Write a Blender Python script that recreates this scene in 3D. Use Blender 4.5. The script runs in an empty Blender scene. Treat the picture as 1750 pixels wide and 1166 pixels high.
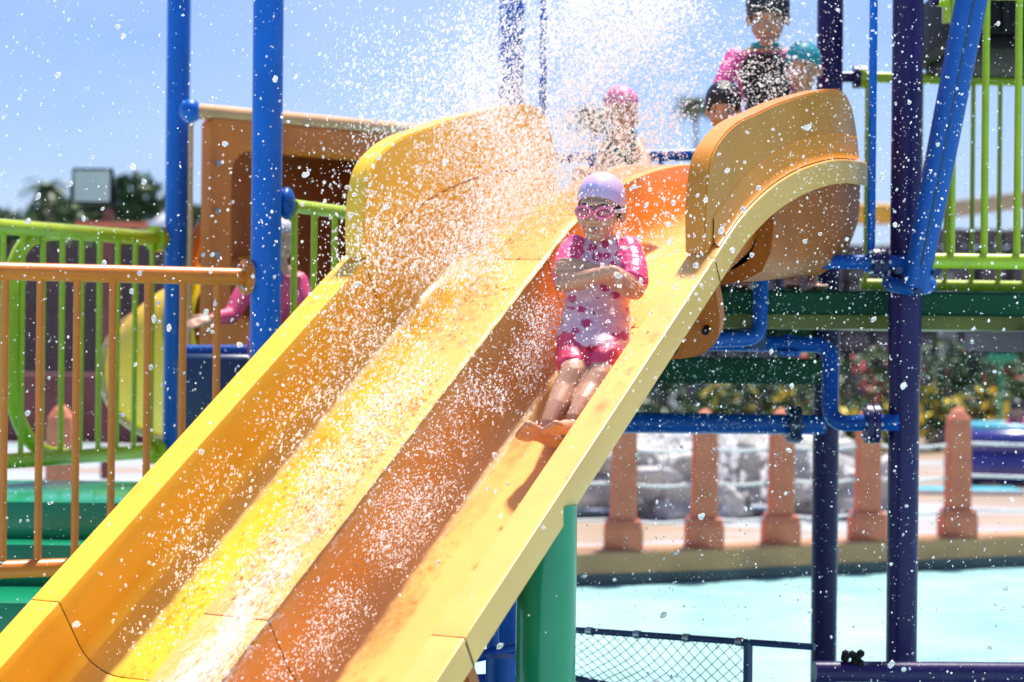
import bpy, bmesh, math, random
import numpy as np
from mathutils import Vector, Matrix, noise as mnoise
random.seed(7); rng = np.random.default_rng(11)
S = bpy.context.scene
COL = S.collection
R = math.radians

# ------------------------------------------------------------------ camera
FPX, ROLL, CAMZ = 3600.0, R(0.6), 1.5
cam_d = bpy.data.cameras.new('camera'); cam = bpy.data.objects.new('camera', cam_d); COL.objects.link(cam)
cam.location = (0, 0, CAMZ); cam.rotation_euler = (R(90), -ROLL, 0)
cam.rotation_mode = 'XYZ'
cam.matrix_world = Matrix.Translation((0, 0, CAMZ)) @ Matrix.Rotation(R(90), 4, 'X') @ Matrix.Rotation(ROLL, 4, 'Z')
cam_d.sensor_width = 36; cam_d.lens = FPX/1750*36
cam_d.clip_start = 0.05; cam_d.clip_end = 3000
cam_d.dof.use_dof = True; cam_d.dof.focus_distance = 6.15; cam_d.dof.aperture_fstop = 2.8
S.camera = cam

# ------------------------------------------------------------------ sky, sun, exposure
SUN_EL, SUN_AZ = R(71), R(24)             # azimuth from +Y towards +X: high behind the slide
W = bpy.data.worlds.new('World'); S.world = W; W.use_nodes = True
wn, wl = W.node_tree.nodes, W.node_tree.links
wn.clear()
sky = wn.new('ShaderNodeTexSky'); sky.sky_type = 'NISHITA'; sky.sun_disc = False
sky.sun_elevation = SUN_EL; sky.sun_rotation = SUN_AZ
sky.air_density = 1.0; sky.dust_density = 0.6; sky.ozone_density = 4.0
bg = wn.new('ShaderNodeBackground'); bg.inputs[1].default_value = 0.108
out = wn.new('ShaderNodeOutputWorld')
# thin, soft cloud veil all over the sky
tc = wn.new('ShaderNodeTexCoord'); mp = wn.new('ShaderNodeMapping'); mp.inputs['Scale'].default_value = (1.6, 1.6, 4.0)
ns = wn.new('ShaderNodeTexNoise'); ns.inputs['Scale'].default_value = 2.2; ns.inputs['Detail'].default_value = 5
rp = wn.new('ShaderNodeValToRGB'); rp.color_ramp.elements[0].position = .38; rp.color_ramp.elements[1].position = .72
mx = wn.new('ShaderNodeMix'); mx.data_type = 'RGBA'
mu = wn.new('ShaderNodeMix'); mu.data_type = 'RGBA'; mu.blend_type = 'MULTIPLY'; mu.inputs[0].default_value = 1
mu.inputs[7].default_value = (0.53, 0.585, 0.79, 1)
ml = wn.new('ShaderNodeMath'); ml.operation = 'MULTIPLY'; ml.inputs[1].default_value = .6
wl.new(tc.outputs['Generated'], mp.inputs[0]); wl.new(mp.outputs[0], ns.inputs['Vector'])
wl.new(ns.outputs[0], rp.inputs[0]); wl.new(rp.outputs[0], ml.inputs[0]); wl.new(ml.outputs[0], mx.inputs[0])
wl.new(sky.outputs[0], mu.inputs[6]); wl.new(mu.outputs[2], mx.inputs[6])
mx.inputs[7].default_value = (3.5, 4.1, 5.4, 1)
wl.new(mx.outputs[2], bg.inputs[0]); wl.new(bg.outputs[0], out.inputs[0])
sd = bpy.data.lights.new('sun', 'SUN'); sd.energy = 4.5; sd.angle = R(5); sd.color = (1, .95, .87)
sun = bpy.data.objects.new('sun', sd); COL.objects.link(sun)
sdir = Vector((math.sin(SUN_AZ)*math.cos(SUN_EL), math.cos(SUN_AZ)*math.cos(SUN_EL), math.sin(SUN_EL)))
sun.rotation_euler = (-sdir).to_track_quat('-Z', 'Y').to_euler(); sun.location = sdir*30
S.view_settings.view_transform = 'Standard'; S.view_settings.look = 'None'
S.view_settings.exposure = 0.90; S.view_settings.gamma = 1; S.view_settings.use_curve_mapping = False

# ------------------------------------------------------------------ helpers
def at(px, py, Y):
    """world point seen at photograph pixel (px, py) at distance Y"""
    x, y = px-875, 583-py
    c, s = math.cos(ROLL), math.sin(ROLL)
    return Vector(((x*c-y*s)/FPX*Y, Y, (x*s+y*c)/FPX*Y+CAMZ))

def prop(o, label=None, cat=None, group=None, kind=None):
    if label: o['label'] = label
    if cat: o['category'] = cat
    if group: o['group'] = group
    if kind: o['kind'] = kind
    return o

def thing(name, label, cat, loc=(0, 0, 0), group=None, rz=0):
    o = bpy.data.objects.new(name, None); COL.objects.link(o)
    o.location = loc; o.rotation_euler = (0, 0, rz); o.empty_display_size = .1
    return prop(o, label, cat, group)

def link(name, me, mat=None, parent=None, smooth=None):
    if isinstance(me, bmesh.types.BMesh):
        bm = me; me = bpy.data.meshes.new(name); bm.to_mesh(me); bm.free()
    if mat is not None and not me.materials:
        for m in (mat if isinstance(mat, (list, tuple)) else [mat]): me.materials.append(m)
    o = bpy.data.objects.new(name, me); COL.objects.link(o)
    if smooth is not None:
        me.polygons.foreach_set('use_smooth', [True]*len(me.polygons))
        if smooth < 180: me.set_sharp_from_angle(angle=R(smooth))
    if parent is not None:
        o.parent = parent
    return o

def wlink(name, me, mat, root, smooth=None):
    """as link, for geometry given in world coordinates under a placed top-level thing"""
    o = link(name, me, mat, root, smooth)
    o.matrix_parent_inverse = Matrix.LocRotScale(root.location, root.rotation_euler, root.scale).inverted()
    return o

def bm_box(bm, c, d, rot=None, bev=0.0):
    r = bmesh.ops.create_cube(bm, size=1)
    vs = r['verts']
    bmesh.ops.scale(bm, vec=d, verts=vs)
    if bev > 0:
        es = {e for v in vs for e in v.link_edges}
        rb = bmesh.ops.bevel(bm, geom=list(es), offset=bev, segments=2, profile=.5, affect='EDGES')
        vs = list({v for f in rb['faces'] for v in f.verts} | {v for v in vs if v.is_valid})
    m = Matrix.Translation(c) @ (rot.to_4x4() if rot is not None else Matrix.Identity(4))
    bmesh.ops.transform(bm, matrix=m, verts=[v for v in vs if v.is_valid])
    return vs

def bm_cyl(bm, a, b, r1, r2=None, seg=14, caps=True):
    a, b = Vector(a), Vector(b); r2 = r1 if r2 is None else r2
    q = (b-a).to_track_quat('Z', 'Y')
    ra = [bm.verts.new(a+q@Vector((r1*math.cos(t), r1*math.sin(t), 0))) for t in [2*math.pi*i/seg for i in range(seg)]]
    rb = [bm.verts.new(b+q@Vector((r2*math.cos(t), r2*math.sin(t), 0))) for t in [2*math.pi*i/seg for i in range(seg)]]
    for i in range(seg):
        j = (i+1) % seg; bm.faces.new((ra[i], ra[j], rb[j], rb[i]))
    if caps: bm.faces.new(ra[::-1]); bm.faces.new(rb)

def bm_tube(bm, pts, r, seg=14, caps=True):
    pts = [Vector(p) for p in pts]; n = len(pts)
    rr = r if isinstance(r, (list, tuple)) else [r]*n
    rings = []; up = None
    for i in range(n):
        t = (pts[min(i+1, n-1)]-pts[max(i-1, 0)]).normalized()
        if up is None:
            up = Vector((0, 0, 1)) if abs(t.z) < .9 else Vector((0, 1, 0))
        s = t.cross(up).normalized(); up = s.cross(t).normalized()
        rings.append([bm.verts.new(pts[i]+rr[i]*(s*math.cos(k*2*math.pi/seg)+up*math.sin(k*2*math.pi/seg))) for k in range(seg)])
    for i in range(n-1):
        for k in range(seg):
            j = (k+1) % seg
            bm.faces.new((rings[i][k], rings[i][j], rings[i+1][j], rings[i+1][k]))
    if caps: bm.faces.new(rings[0][::-1]); bm.faces.new(rings[-1])

def bm_ell(bm, c, rad, rot=None, sub=3):
    r = bmesh.ops.create_icosphere(bm, subdivisions=sub, radius=1)
    m = Matrix.Translation(c) @ (rot.to_4x4() if rot is not None else Matrix.Identity(4)) @ Matrix.Diagonal((*rad, 1))
    bmesh.ops.transform(bm, matrix=m, verts=r['verts'])

def rounded(pts, rad, n=6):
    """round the corners of a 3-D polyline (pipe elbows)"""
    pts = [Vector(p) for p in pts]; o = [pts[0]]
    for i in range(1, len(pts)-1):
        a, b, c = pts[i-1], pts[i], pts[i+1]
        u, v = (a-b).normalized(), (c-b).normalized()
        p, q = b+u*rad, b+v*rad
        for k in range(n+1):
            t = k/n; o.append(p*(1-t)**2+b*2*t*(1-t)+q*t*t)
    o.append(pts[-1]); return o

def grid_mesh(name, rows):
    n, m = len(rows), len(rows[0])
    me = bpy.data.meshes.new(name)
    vs = [tuple(p) for r in rows for p in r]
    fs = [(i*m+j, i*m+j+1, (i+1)*m+j+1, (i+1)*m+j) for i in range(n-1) for j in range(m-1)]
    me.from_pydata(vs, [], fs); me.update(); return me

# ------------------------------------------------------------------ materials
def mat(name, col, rough=.4, var=.12, vscale=6, bump=.0, bscale=40, coat=0, metal=0, spec=.5, trans=0, sub=0, dirt=None, dscale=3, damt=.5):
    m = bpy.data.materials.new(name); m.use_nodes = True
    n, l = m.node_tree.nodes, m.node_tree.links; b = n['Principled BSDF']
    tcn = n.new('ShaderNodeTexCoord')
    nz = n.new('ShaderNodeTexNoise'); nz.inputs['Scale'].default_value = vscale; nz.inputs['Detail'].default_value = 6
    l.new(tcn.outputs['Object'], nz.inputs['Vector'])
    cr = n.new('ShaderNodeValToRGB')
    cr.color_ramp.elements[0].position = .3; cr.color_ramp.elements[1].position = .7
    lo = [max(0, c*(1-var)) for c in col]; hi = [min(1, c*(1+var)) for c in col]
    cr.color_ramp.elements[0].color = (*lo, 1); cr.color_ramp.elements[1].color = (*hi, 1)
    l.new(nz.outputs[0], cr.inputs[0]); last = cr.outputs[0]
    if dirt is not None:
        nd = n.new('ShaderNodeTexNoise'); nd.inputs['Scale'].default_value = dscale; nd.inputs['Detail'].default_value = 9; nd.inputs['Roughness'].default_value = .7
        l.new(tcn.outputs['Object'], nd.inputs['Vector'])
        cd = n.new('ShaderNodeValToRGB'); cd.color_ramp.elements[0].position = .55; cd.color_ramp.elements[1].position = .72
        cd.color_ramp.elements[0].color = (0, 0, 0, 1); cd.color_ramp.elements[1].color = (damt, damt, damt, 1)
        l.new(nd.outputs[0], cd.inputs[0])
        mm = n.new('ShaderNodeMix'); mm.data_type = 'RGBA'; mm.inputs[7].default_value = (*dirt, 1)
        l.new(cd.outputs[0], mm.inputs[0]); l.new(last, mm.inputs[6]); last = mm.outputs[2]
    l.new(last, b.inputs['Base Color'])
    b.inputs['Roughness'].default_value = rough; b.inputs['Metallic'].default_value = metal
    b.inputs['Specular IOR Level'].default_value = spec
    b.inputs['Coat Weight'].default_value = coat; b.inputs['Coat Roughness'].default_value = .08
    b.inputs['Transmission Weight'].default_value = trans
    b.inputs['Subsurface Weight'].default_value = sub
    if sub: b.inputs['Subsurface Radius'].default_value = (.012, .005, .003)
    if bump:
        nb = n.new('ShaderNodeTexNoise'); nb.inputs['Scale'].default_value = bscale; nb.inputs['Detail'].default_value = 4
        l.new(tcn.outputs['Object'], nb.inputs['Vector'])
        bp = n.new('ShaderNodeBump'); bp.inputs['Strength'].default_value = bump; bp.inputs['Distance'].default_value = .01
        l.new(nb.outputs[0], bp.inputs['Height']); l.new(bp.outputs[0], b.inputs['Normal'])
    return m

M = {}
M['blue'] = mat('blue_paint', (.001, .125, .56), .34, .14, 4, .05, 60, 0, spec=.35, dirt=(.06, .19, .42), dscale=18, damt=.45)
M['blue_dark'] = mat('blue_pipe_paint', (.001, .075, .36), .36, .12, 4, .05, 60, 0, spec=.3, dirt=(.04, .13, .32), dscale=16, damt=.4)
M['purple'] = mat('purple_paint', (.020, .010, .082), .36, .2, 4, .05, 60, 0, spec=.3, dirt=(.06, .045, .13), dscale=16, damt=.5)
M['lime'] = mat('lime_paint', (.40, .50, .008), .34, .14, 5, .05, 60, .12, dirt=(.20, .20, .06), dscale=22, damt=.45)
M['orange'] = mat('orange_paint', (.72, .19, .012), .4, .14, 6, .08, 50, .1, dirt=(.36, .13, .04), dscale=20, damt=.5)
M['tan'] = mat('tan_pipe_paint', (.70, .36, .16), .4, .12, 6)
M['green'] = mat('green_fibreglass', (.002, .23, .10), .25, .15, 3, .05, 30, .3)
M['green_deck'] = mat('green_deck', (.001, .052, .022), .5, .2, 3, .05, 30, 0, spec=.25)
M['yellow_lip'] = mat('olive_lip', (.16, .14, .012), .4, .15, 4)
M['slide_y'] = mat('yellow_fibreglass', (.94, .53, .045), .34, .05, 3, .06, 45, .08, spec=.35, dirt=(.90, .58, .10), dscale=7, damt=.4)
M['slide_o'] = mat('orange_fibreglass', (.97, .48, .13), .34, .06, 3, .06, 45, .08, spec=.35, dirt=(.90, .54, .20), dscale=7, damt=.4)
M['slide_panel_shaded'] = mat('shaded_amber_panel_fibreglass', (.72, .255, .022), .36, .1, 3, .06, 45, .1, dirt=(.5, .2, .04), dscale=6, damt=.4)  # amber moulding, base colour darkened to stand in for its outer face's shade
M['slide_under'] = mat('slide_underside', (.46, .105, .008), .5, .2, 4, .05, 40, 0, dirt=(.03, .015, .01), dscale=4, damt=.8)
M['seam'] = mat('seam_gap', (.18, .09, .03), .6)
M['black'] = mat('black_plastic', (.010, .008, .010), .6, .3, 8, .1, 30, spec=.2)
M['steel'] = mat('steel', (.45, .45, .46), .35, .1, 8, metal=.9)
M['yellow_tube'] = mat('yellow_tube', (.86, .47, .004), .5, .1, 3, .05, 40, 0, spec=.25)
M['cream'] = mat('cream_flange', (.62, .48, .33), .5, .15, 6)
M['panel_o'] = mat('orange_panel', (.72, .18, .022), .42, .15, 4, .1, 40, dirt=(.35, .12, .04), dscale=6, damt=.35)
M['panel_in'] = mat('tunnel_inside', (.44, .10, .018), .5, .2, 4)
M['terracotta'] = mat('terracotta', (.60, .165, .085), .7, .15, 8, .3, 60)
M['kerb'] = mat('kerb_stone', (.44, .22, .09), .5, .2, 3, .2, 50, dirt=(.24, .12, .055), dscale=2.5, damt=.6)
M['dark_tile'] = mat('dark_tile', (.02, .035, .045), .3, .5, 12)
M['terrace'] = None
M['white_rope'] = mat('rope', (.7, .7, .7), .6)
M['rock'] = mat('artificial_rock', (.46, .44, .42), .6, .4, 4, .8, 10, dirt=(.10, .08, .07), dscale=4, damt=.8)
M['net'] = mat('net_cord', (.03, .10, .14), .6)
M['navy_pipe'] = mat('navy_pipe', (.012, .035, .11), .35)
M['bark'] = mat('bark', (.16, .115, .085), .9, .3, 6, .5, 20)
M['leaf_dark'] = mat('leaf_dark', (.042, .095, .026), .5, .5, 2.5)
M['leaf_mid'] = mat('leaf_mid', (.06, .12, .025), .5, .5, 3)
M['leaf_palm'] = mat('leaf_palm', (.06, .11, .04), .45, .4, 3)
M['petal_red'] = mat('petal_red', (.65, .06, .05), .5, .3, 20)
M['petal_yellow'] = mat('petal_yellow', (.75, .55, .03), .5, .2, 20)
M['petal_white'] = mat('petal_white', (.75, .72, .66), .5, .1, 20)
M['plank'] = mat('dark_plank', (.075, .05, .055), .8, .3, 5, .3, 30)
M['wall_red'] = mat('red_brown_wall', (.17, .06, .055), .8, .25, 3, .3, 20)
M['stone_dark'] = mat('dark_stone', (.085, .075, .085), .8, .5, 2.2, .6, 8)
M['beige'] = mat('beige_coping', (.50, .38, .24), .7, .15, 3)
M['amber'] = mat('amber_canvas', (.75, .38, .04), .6, .15, 3)
M['purple_vinyl'] = mat('purple_vinyl', (.045, .05, .26), .28, .2, 2, coat=.3)
M['teal_vinyl'] = mat('teal_vinyl', (.10, .45, .55), .3, .1, 3)
M['magenta'] = mat('magenta_cloth', (.45, .02, .16), .6)
M['lamp_glass'] = mat('lamp_glass', (.42, .50, .47), .15, .1, 3, coat=.5)
M['skin'] = mat('wet_skin', (.56, .29, .185), .42, .12, 14, .06, 160, .25, sub=.15)
M['skin_pink'] = mat('sole_skin', (.56, .29, .21), .4, .1, 14, sub=.15)
M['hair'] = mat('black_hair', (.008, .007, .008), .35, .3, 60, .6, 90)
M['cap_lilac'] = mat('lilac_cap', (.62, .42, .66), .38, .05, 6, .05, 60, .15)
M['cap_pink'] = mat('pink_cap', (.75, .14, .36), .5, .1, 8)
M['cap_teal'] = mat('teal_cap', (.01, .30, .36), .5, .1, 8)
M['cap_grey'] = mat('grey_cap', (.45, .40, .45), .5, .1, 8)
M['pink'] = mat('pink_lycra', (.72, .045, .21), .42, .22, 26, .35, 45)
M['hotpink'] = mat('hot_pink_lycra', (.78, .07, .33), .5, .25, 22, .3, 45)
M['shorts'] = mat('coral_lycra', (.84, .06, .15), .42, .2, 24, .35, 40)
M['black_lycra'] = mat('black_lycra', (.012, .016, .028), .4, .3, 16, .2, 45)
M['teal_lycra'] = mat('teal_lycra', (.02, .25, .32), .4, .2, 16, .2, 45)
M['goggle'] = mat('goggle_frame', (.85, .16, .30), .25, .05, 20, coat=.4)
M['lens'] = mat('goggle_lens', (.42, .10, .14), .08, .05, 20, coat=.8)
M['strap'] = mat('goggle_strap', (.75, .60, .68), .4)
M['mouth'] = mat('lips', (.42, .17, .14), .35, .1, 20)
M['multi'] = mat('print_cloth', (.68, .06, .17), .5, .3, 14)

def shirt_material(base, panelc):
    m = bpy.data.materials.new('printed_rash_shirt'); m.use_nodes = True
    n, l = m.node_tree.nodes, m.node_tree.links; b = n['Principled BSDF']
    tcn = n.new('ShaderNodeTexCoord'); a = n.new('ShaderNodeAttribute'); a.attribute_name = 'panel'
    def vor(scale, lo, hi, off):
        mpn = n.new('ShaderNodeMapping'); mpn.inputs['Location'].default_value = (off, off*.7, off*.3); mpn.inputs['Scale'].default_value = (1, .25, 1.25)
        l.new(tcn.outputs['Object'], mpn.inputs[0])
        nzv = n.new('ShaderNodeTexNoise'); nzv.inputs['Scale'].default_value = 60; nzv.inputs['Detail'].default_value = 2
        l.new(mpn.outputs[0], nzv.inputs['Vector'])
        ad = n.new('ShaderNodeMix'); ad.data_type = 'VECTOR'; ad.inputs[0].default_value = .02
        l.new(mpn.outputs[0], ad.inputs[4]); l.new(nzv.outputs['Color'], ad.inputs[5])
        v = n.new('ShaderNodeTexVoronoi'); v.inputs['Scale'].default_value = scale
        l.new(ad.outputs[1], v.inputs['Vector'])
        c = n.new('ShaderNodeValToRGB'); c.color_ramp.elements[0].position = lo; c.color_ramp.elements[1].position = hi
        c.color_ramp.elements[0].color = (1, 1, 1, 1); c.color_ramp.elements[1].color = (0, 0, 0, 1)
        l.new(v.outputs['Distance'], c.inputs[0]); return c.outputs[0]
    def mixc(f, A, Bc):
        k = n.new('ShaderNodeMix'); k.data_type = 'RGBA'; l.new(f, k.inputs[0])
        for s, val in ((6, A), (7, Bc)):
            if isinstance(val, tuple): k.inputs[s].default_value = (*val, 1)
            else: l.new(val, k.inputs[s])
        return k.outputs[2]
    p1 = vor(19, .27, .36, 3.1); p2 = vor(30, .14, .21, 8.7); p3 = vor(14, .10, .15, 5.3)
    pan = mixc(p1, panelc, (.62, .06, .20)); pan = mixc(p2, pan, (.28, .06, .14)); pan = mixc(p3, pan, (.70, .25, .08))
    slv = mixc(p2, base, (.45, .02, .10))
    fin = mixc(a.outputs['Fac'], slv, pan)
    l.new(fin, b.inputs['Base Color']); b.inputs['Roughness'].default_value = .4
    nb = n.new('ShaderNodeTexNoise'); nb.inputs['Scale'].default_value = 26; nb.inputs['Detail'].default_value = 3
    mpw = n.new('ShaderNodeMapping'); mpw.inputs['Scale'].default_value = (.5, 1, 2.0)
    l.new(tcn.outputs['Object'], mpw.inputs[0]); l.new(mpw.outputs[0], nb.inputs['Vector'])
    bp = n.new('ShaderNodeBump'); bp.inputs['Strength'].default_value = .6; bp.inputs['Distance'].default_value = .012
    l.new(nb.outputs[0], bp.inputs['Height']); l.new(bp.outputs[0], b.inputs['Normal'])
    return m
M['shirt'] = shirt_material((.80, .085, .25), (.86, .56, .66))

def glass_water(name, white, tint=(1, 1, 1), tl=.5):
    """water drops: clear refracting water mixed with scattering white (aerated)"""
    m = bpy.data.materials.new(name); m.use_nodes = True
    n, l = m.node_tree.nodes, m.node_tree.links; n.clear()
    o = n.new('ShaderNodeOutputMaterial'); g = n.new('ShaderNodeBsdfGlass'); g.inputs['IOR'].default_value = 1.33; g.inputs['Roughness'].default_value = .02
    g.inputs['Color'].default_value = (1, 1, 1, 1)
    d = n.new('ShaderNodeBsdfDiffuse'); d.inputs[0].default_value = (.97*tint[0], .97*tint[1], .98*tint[2], 1)
    t = n.new('ShaderNodeBsdfTranslucent'); t.inputs[0].default_value = (.98, .98, .98, 1)
    m1 = n.new('ShaderNodeMixShader'); m1.inputs[0].default_value = tl; l.new(d.outputs[0], m1.inputs[1]); l.new(t.outputs[0], m1.inputs[2])
    m2 = n.new('ShaderNodeMixShader'); m2.inputs[0].default_value = white; l.new(g.outputs[0], m2.inputs[1]); l.new(m1.outputs[0], m2.inputs[2])
    l.new(m2.outputs[0], o.inputs[0]); return m
M['drop'] = glass_water('clear_drops', .35)
def spray_mat(name, clear):
    """tiny drops: white scatter with part of the light passing straight through"""
    m = glass_water(name, 1.0, tl=.55); n, l = m.node_tree.nodes, m.node_tree.links
    o = [x for x in n if x.type == 'OUTPUT_MATERIAL'][0]; src = o.inputs[0].links[0].from_socket
    t = n.new('ShaderNodeBsdfTransparent'); k = n.new('ShaderNodeMixShader'); k.inputs[0].default_value = clear
    l.new(src, k.inputs[1]); l.new(t.outputs[0], k.inputs[2]); l.new(k.outputs[0], o.inputs[0]); return m
M['spray'] = spray_mat('fine_spray', .28); M['mist'] = spray_mat('mist_drops', .38)
M['foam'] = glass_water('foam', .85)

M['pool_water'] = mat('milky_pool_water', (.36, .65, .63), .22, .26, 1.3, .8, 3.2, 0, spec=.25)
M['pool_floor'] = mat('pool_floor_paint', (.45, .80, .78), .5, .1, 1.2)

def terrace_mat():
    m = mat('wet_terrace', (.41, .29, .19), .35, .12, .8)
    n, l = m.node_tree.nodes, m.node_tree.links; b = n['Principled BSDF']
    src = b.inputs['Base Color'].links[0].from_socket
    tcn = n.new('ShaderNodeTexCoord'); mpn = n.new('ShaderNodeMapping'); mpn.inputs['Scale'].default_value = (.25, .55, 1)
    nz = n.new('ShaderNodeTexNoise'); nz.inputs['Scale'].default_value = .9; nz.inputs['Detail'].default_value = 3
    l.new(tcn.outputs['Object'], mpn.inputs[0]); l.new(mpn.outputs[0], nz.inputs['Vector'])
    cr = n.new('ShaderNodeValToRGB'); cr.color_ramp.elements[0].position = .47; cr.color_ramp.elements[1].position = .53
    l.new(nz.outputs[0], cr.inputs[0])
    mm = n.new('ShaderNodeMix'); mm.data_type = 'RGBA'; mm.inputs[7].default_value = (.43, .46, .50, 1)
    l.new(cr.outputs[0], mm.inputs[0]); l.new(src, mm.inputs[6]); l.new(mm.outputs[2], b.inputs['Base Color'])
    return m
M['terrace'] = terrace_mat()

# ------------------------------------------------------------------ ground, pool, terrace
def sheet(name, x0, x1, y0, y1, z, m, kind='structure'):
    bm = bmesh.new()
    bm.faces.new([bm.verts.new(p) for p in ((x0, y0, z), (x1, y0, z), (x1, y1, z), (x0, y1, z))])
    o = link(name, bm, m); o['kind'] = kind; return o
sheet('pool_floor', -40, 40, -15, 40, -.45, M['pool_floor'])
sheet('pool_water', -39.5, 39.5, -14.5, 39.5, 0, M['pool_water'])
# far pool edge runs back to the right
EDGE = [(-30, 12.6), (-6, 12.7), (-2, 12.75), (.3, 12.85), (1.2, 13.2), (2.2, 13.75), (3.6, 14.4), (8, 15.6), (30, 19)]
def edge_y(x):
    for (a, ya), (b, yb) in zip(EDGE, EDGE[1:]):
        if a <= x <= b: return ya+(yb-ya)*(x-a)/(b-a)
    return EDGE[-1][1]
TZ = .2
rows = []
xs = [-30+i*.4 for i in range(151)]
bm = bmesh.new()
top0 = [bm.verts.new((x, edge_y(x)+.34, TZ)) for x in xs]
top1 = [bm.verts.new((x*12, 900, TZ)) for x in xs]
for i in range(len(xs)-1): bm.faces.new((top0[i], top0[i+1], top1[i+1], top1[i]))
o = link('terrace', bm, M['terrace']); o['kind'] = 'structure'
def strip(name, prof, m):
    rows = [[(x, edge_y(x)+dy, z) for dy, z in prof] for x in xs]
    me = grid_mesh(name, rows); o = link(name, me, m); o['kind'] = 'structure'; return o
strip('pool_kerb', [(.34, TZ-.1), (.34, TZ+.012), (.015, TZ+.012), (0, TZ-.004), (0, .075)], M['kerb'])
strip('pool_waterline', [(.004, .10), (.008, -.46)], M['dark_tile'])

# ------------------------------------------------------------------ water slide
G0 = at(795, 1090, 5.1)
hx, hy = 1962/math.hypot(1962, FPX), FPX/math.hypot(1962, FPX)
Hv = Vector((hx, hy, 0)); Wv = Vector((hy, -hx, 0)); TAN = math.tan(R(33.01))
PR = [(-2.6, -.60), (-2.2, -.61), (-1.8, -.60), (-1.45, -.56), (-1.15, -.47), (-.9, -.36)]
for k in range(13): PR.append((-.6+k*.17, None))
PR = [(t, z if z is not None else t*TAN) for t, z in PR]
PR = [p for p in PR if p[0] < 1.5] + [(1.50, .973), (1.70, 1.103), (1.935, 1.212), (2.185, 1.292), (2.434, 1.345), (2.65, 1.373), (2.90, 1.383)]
PT = np.array([p[0] for p in PR]); PZ = np.array([p[1] for p in PR])
# smooth monotone interpolation of the slide line
def prof_z(t):
    i = int(np.clip(np.searchsorted(PT, t)-1, 0, len(PT)-2))
    def d(j):
        if j <= 0: return (PZ[1]-PZ[0])/(PT[1]-PT[0])
        if j >= len(PT)-1: return (PZ[-1]-PZ[-2])/(PT[-1]-PT[-2])
        return (PZ[j+1]-PZ[j-1])/(PT[j+1]-PT[j-1])
    h_ = PT[i+1]-PT[i]; x = (t-PT[i])/h_
    return float((2*x**3-3*x**2+1)*PZ[i]+(x**3-2*x**2+x)*h_*d(i)+(-2*x**3+3*x**2)*PZ[i+1]+(x**3-x**2)*h_*d(i+1))
def sp(s, t, n=0.0):
    """slide point: s lateral, t along the horizontal heading, n along the slide normal"""
    z = prof_z(t); dz = (prof_z(t+.02)-prof_z(t-.02))/.04
    th = math.atan(dz)
    return G0+Wv*s+Hv*(t-math.sin(th)*n)+Vector((0, 0, z+math.cos(th)*n))
def lane_profile(s0, s1, lip, outer_first):
    """flange, wall, fillet, floor, fillet, wall, flange"""
    pr = []
    d, r = .255, .10
    def fil(sc, a0, a1, k=7):
        return [(sc+math.cos(a0+(a1-a0)*i/k)*r, -d+r+math.sin(a0+(a1-a0)*i/k)*r) for i in range(k+1)]
    left = fil(s0+r+.002, math.pi, 1.5*math.pi); right = fil(s1-r-.002, 1.5*math.pi, 2*math.pi)
    e = .006
    rim_l = [(s0-e*1.2, 0), (s0-e*.4, -e*.3), (s0, -e*1.3)]
    rim_r = [(s1, -e*1.3), (s1+e*.4, -e*.3), (s1+e*1.2, 0)]
    L_ = [(s0-lip[0], -.085), (s0-lip[0], -e), (s0-lip[0]+e*.3, -e*.3), (s0-lip[0]+e, 0)] if outer_first == 'L' else [(s0-lip[0], -.003), (s0-lip[0]+.001, .004)]
    R_ = [(s1+lip[1]-e, 0), (s1+lip[1]-e*.3, -e*.3), (s1+lip[1], -e), (s1+lip[1], -.085)] if outer_first == 'R' else [(s1+lip[1], 0)]
    return L_+rim_l+left+right+rim_r+R_
LANES = {'y': (-1.268, -.79, (.102, .022), 'L', 'slide_y'), 'o': (-.578, -.10, (.206, .10), 'R', 'slide_o')}
slide = thing('water_slide', 'two lane yellow and orange fibreglass water slide running down to the pool', 'water slide', sp(-.68, -2.4, -.3))
GAP = .0022
SECT = [(-2.55, 0-GAP), (0+GAP, 1.51-GAP), (1.51+GAP, 2.90)]
for key, (s0, s1, lip, of, mt) in LANES.items():
    prof = lane_profile(s0, s1, lip, of)
    for (t0, t1) in SECT:
        k = max(6, int((t1-t0)/.05)); rows = []
        for i in range(k+1):
            t = t0+(t1-t0)*i/k
            rows.append([sp(s, t, n) for s, n in prof])
        me = grid_mesh('lane_section', rows)
        if me.polygons[len(prof)//2].normal.z < 0: me.flip_normals()
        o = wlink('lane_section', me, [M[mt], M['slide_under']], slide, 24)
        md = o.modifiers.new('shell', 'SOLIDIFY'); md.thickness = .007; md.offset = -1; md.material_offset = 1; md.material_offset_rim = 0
        md = o.modifiers.new('wn', 'WEIGHTED_NORMAL'); md.keep_sharp = True
        o['label'] = ('yellow' if key == 'y' else 'orange')+' lane section'
# dark seam filler below the joints
for key, (s0, s1, lip, of, mt) in LANES.items():
    prof = lane_profile(s0, s1, lip, of)
    for tj in (0.0, 1.51):
        rows = [[sp(s, tj+dt, n) for s, n in prof] for dt in (-.004, .004)]
        for row in rows:
            for p in row: p -= Vector((0, 0, .006))
        wlink('joint_seal', grid_mesh('joint_seal', rows), M['seam'], slide)
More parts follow.
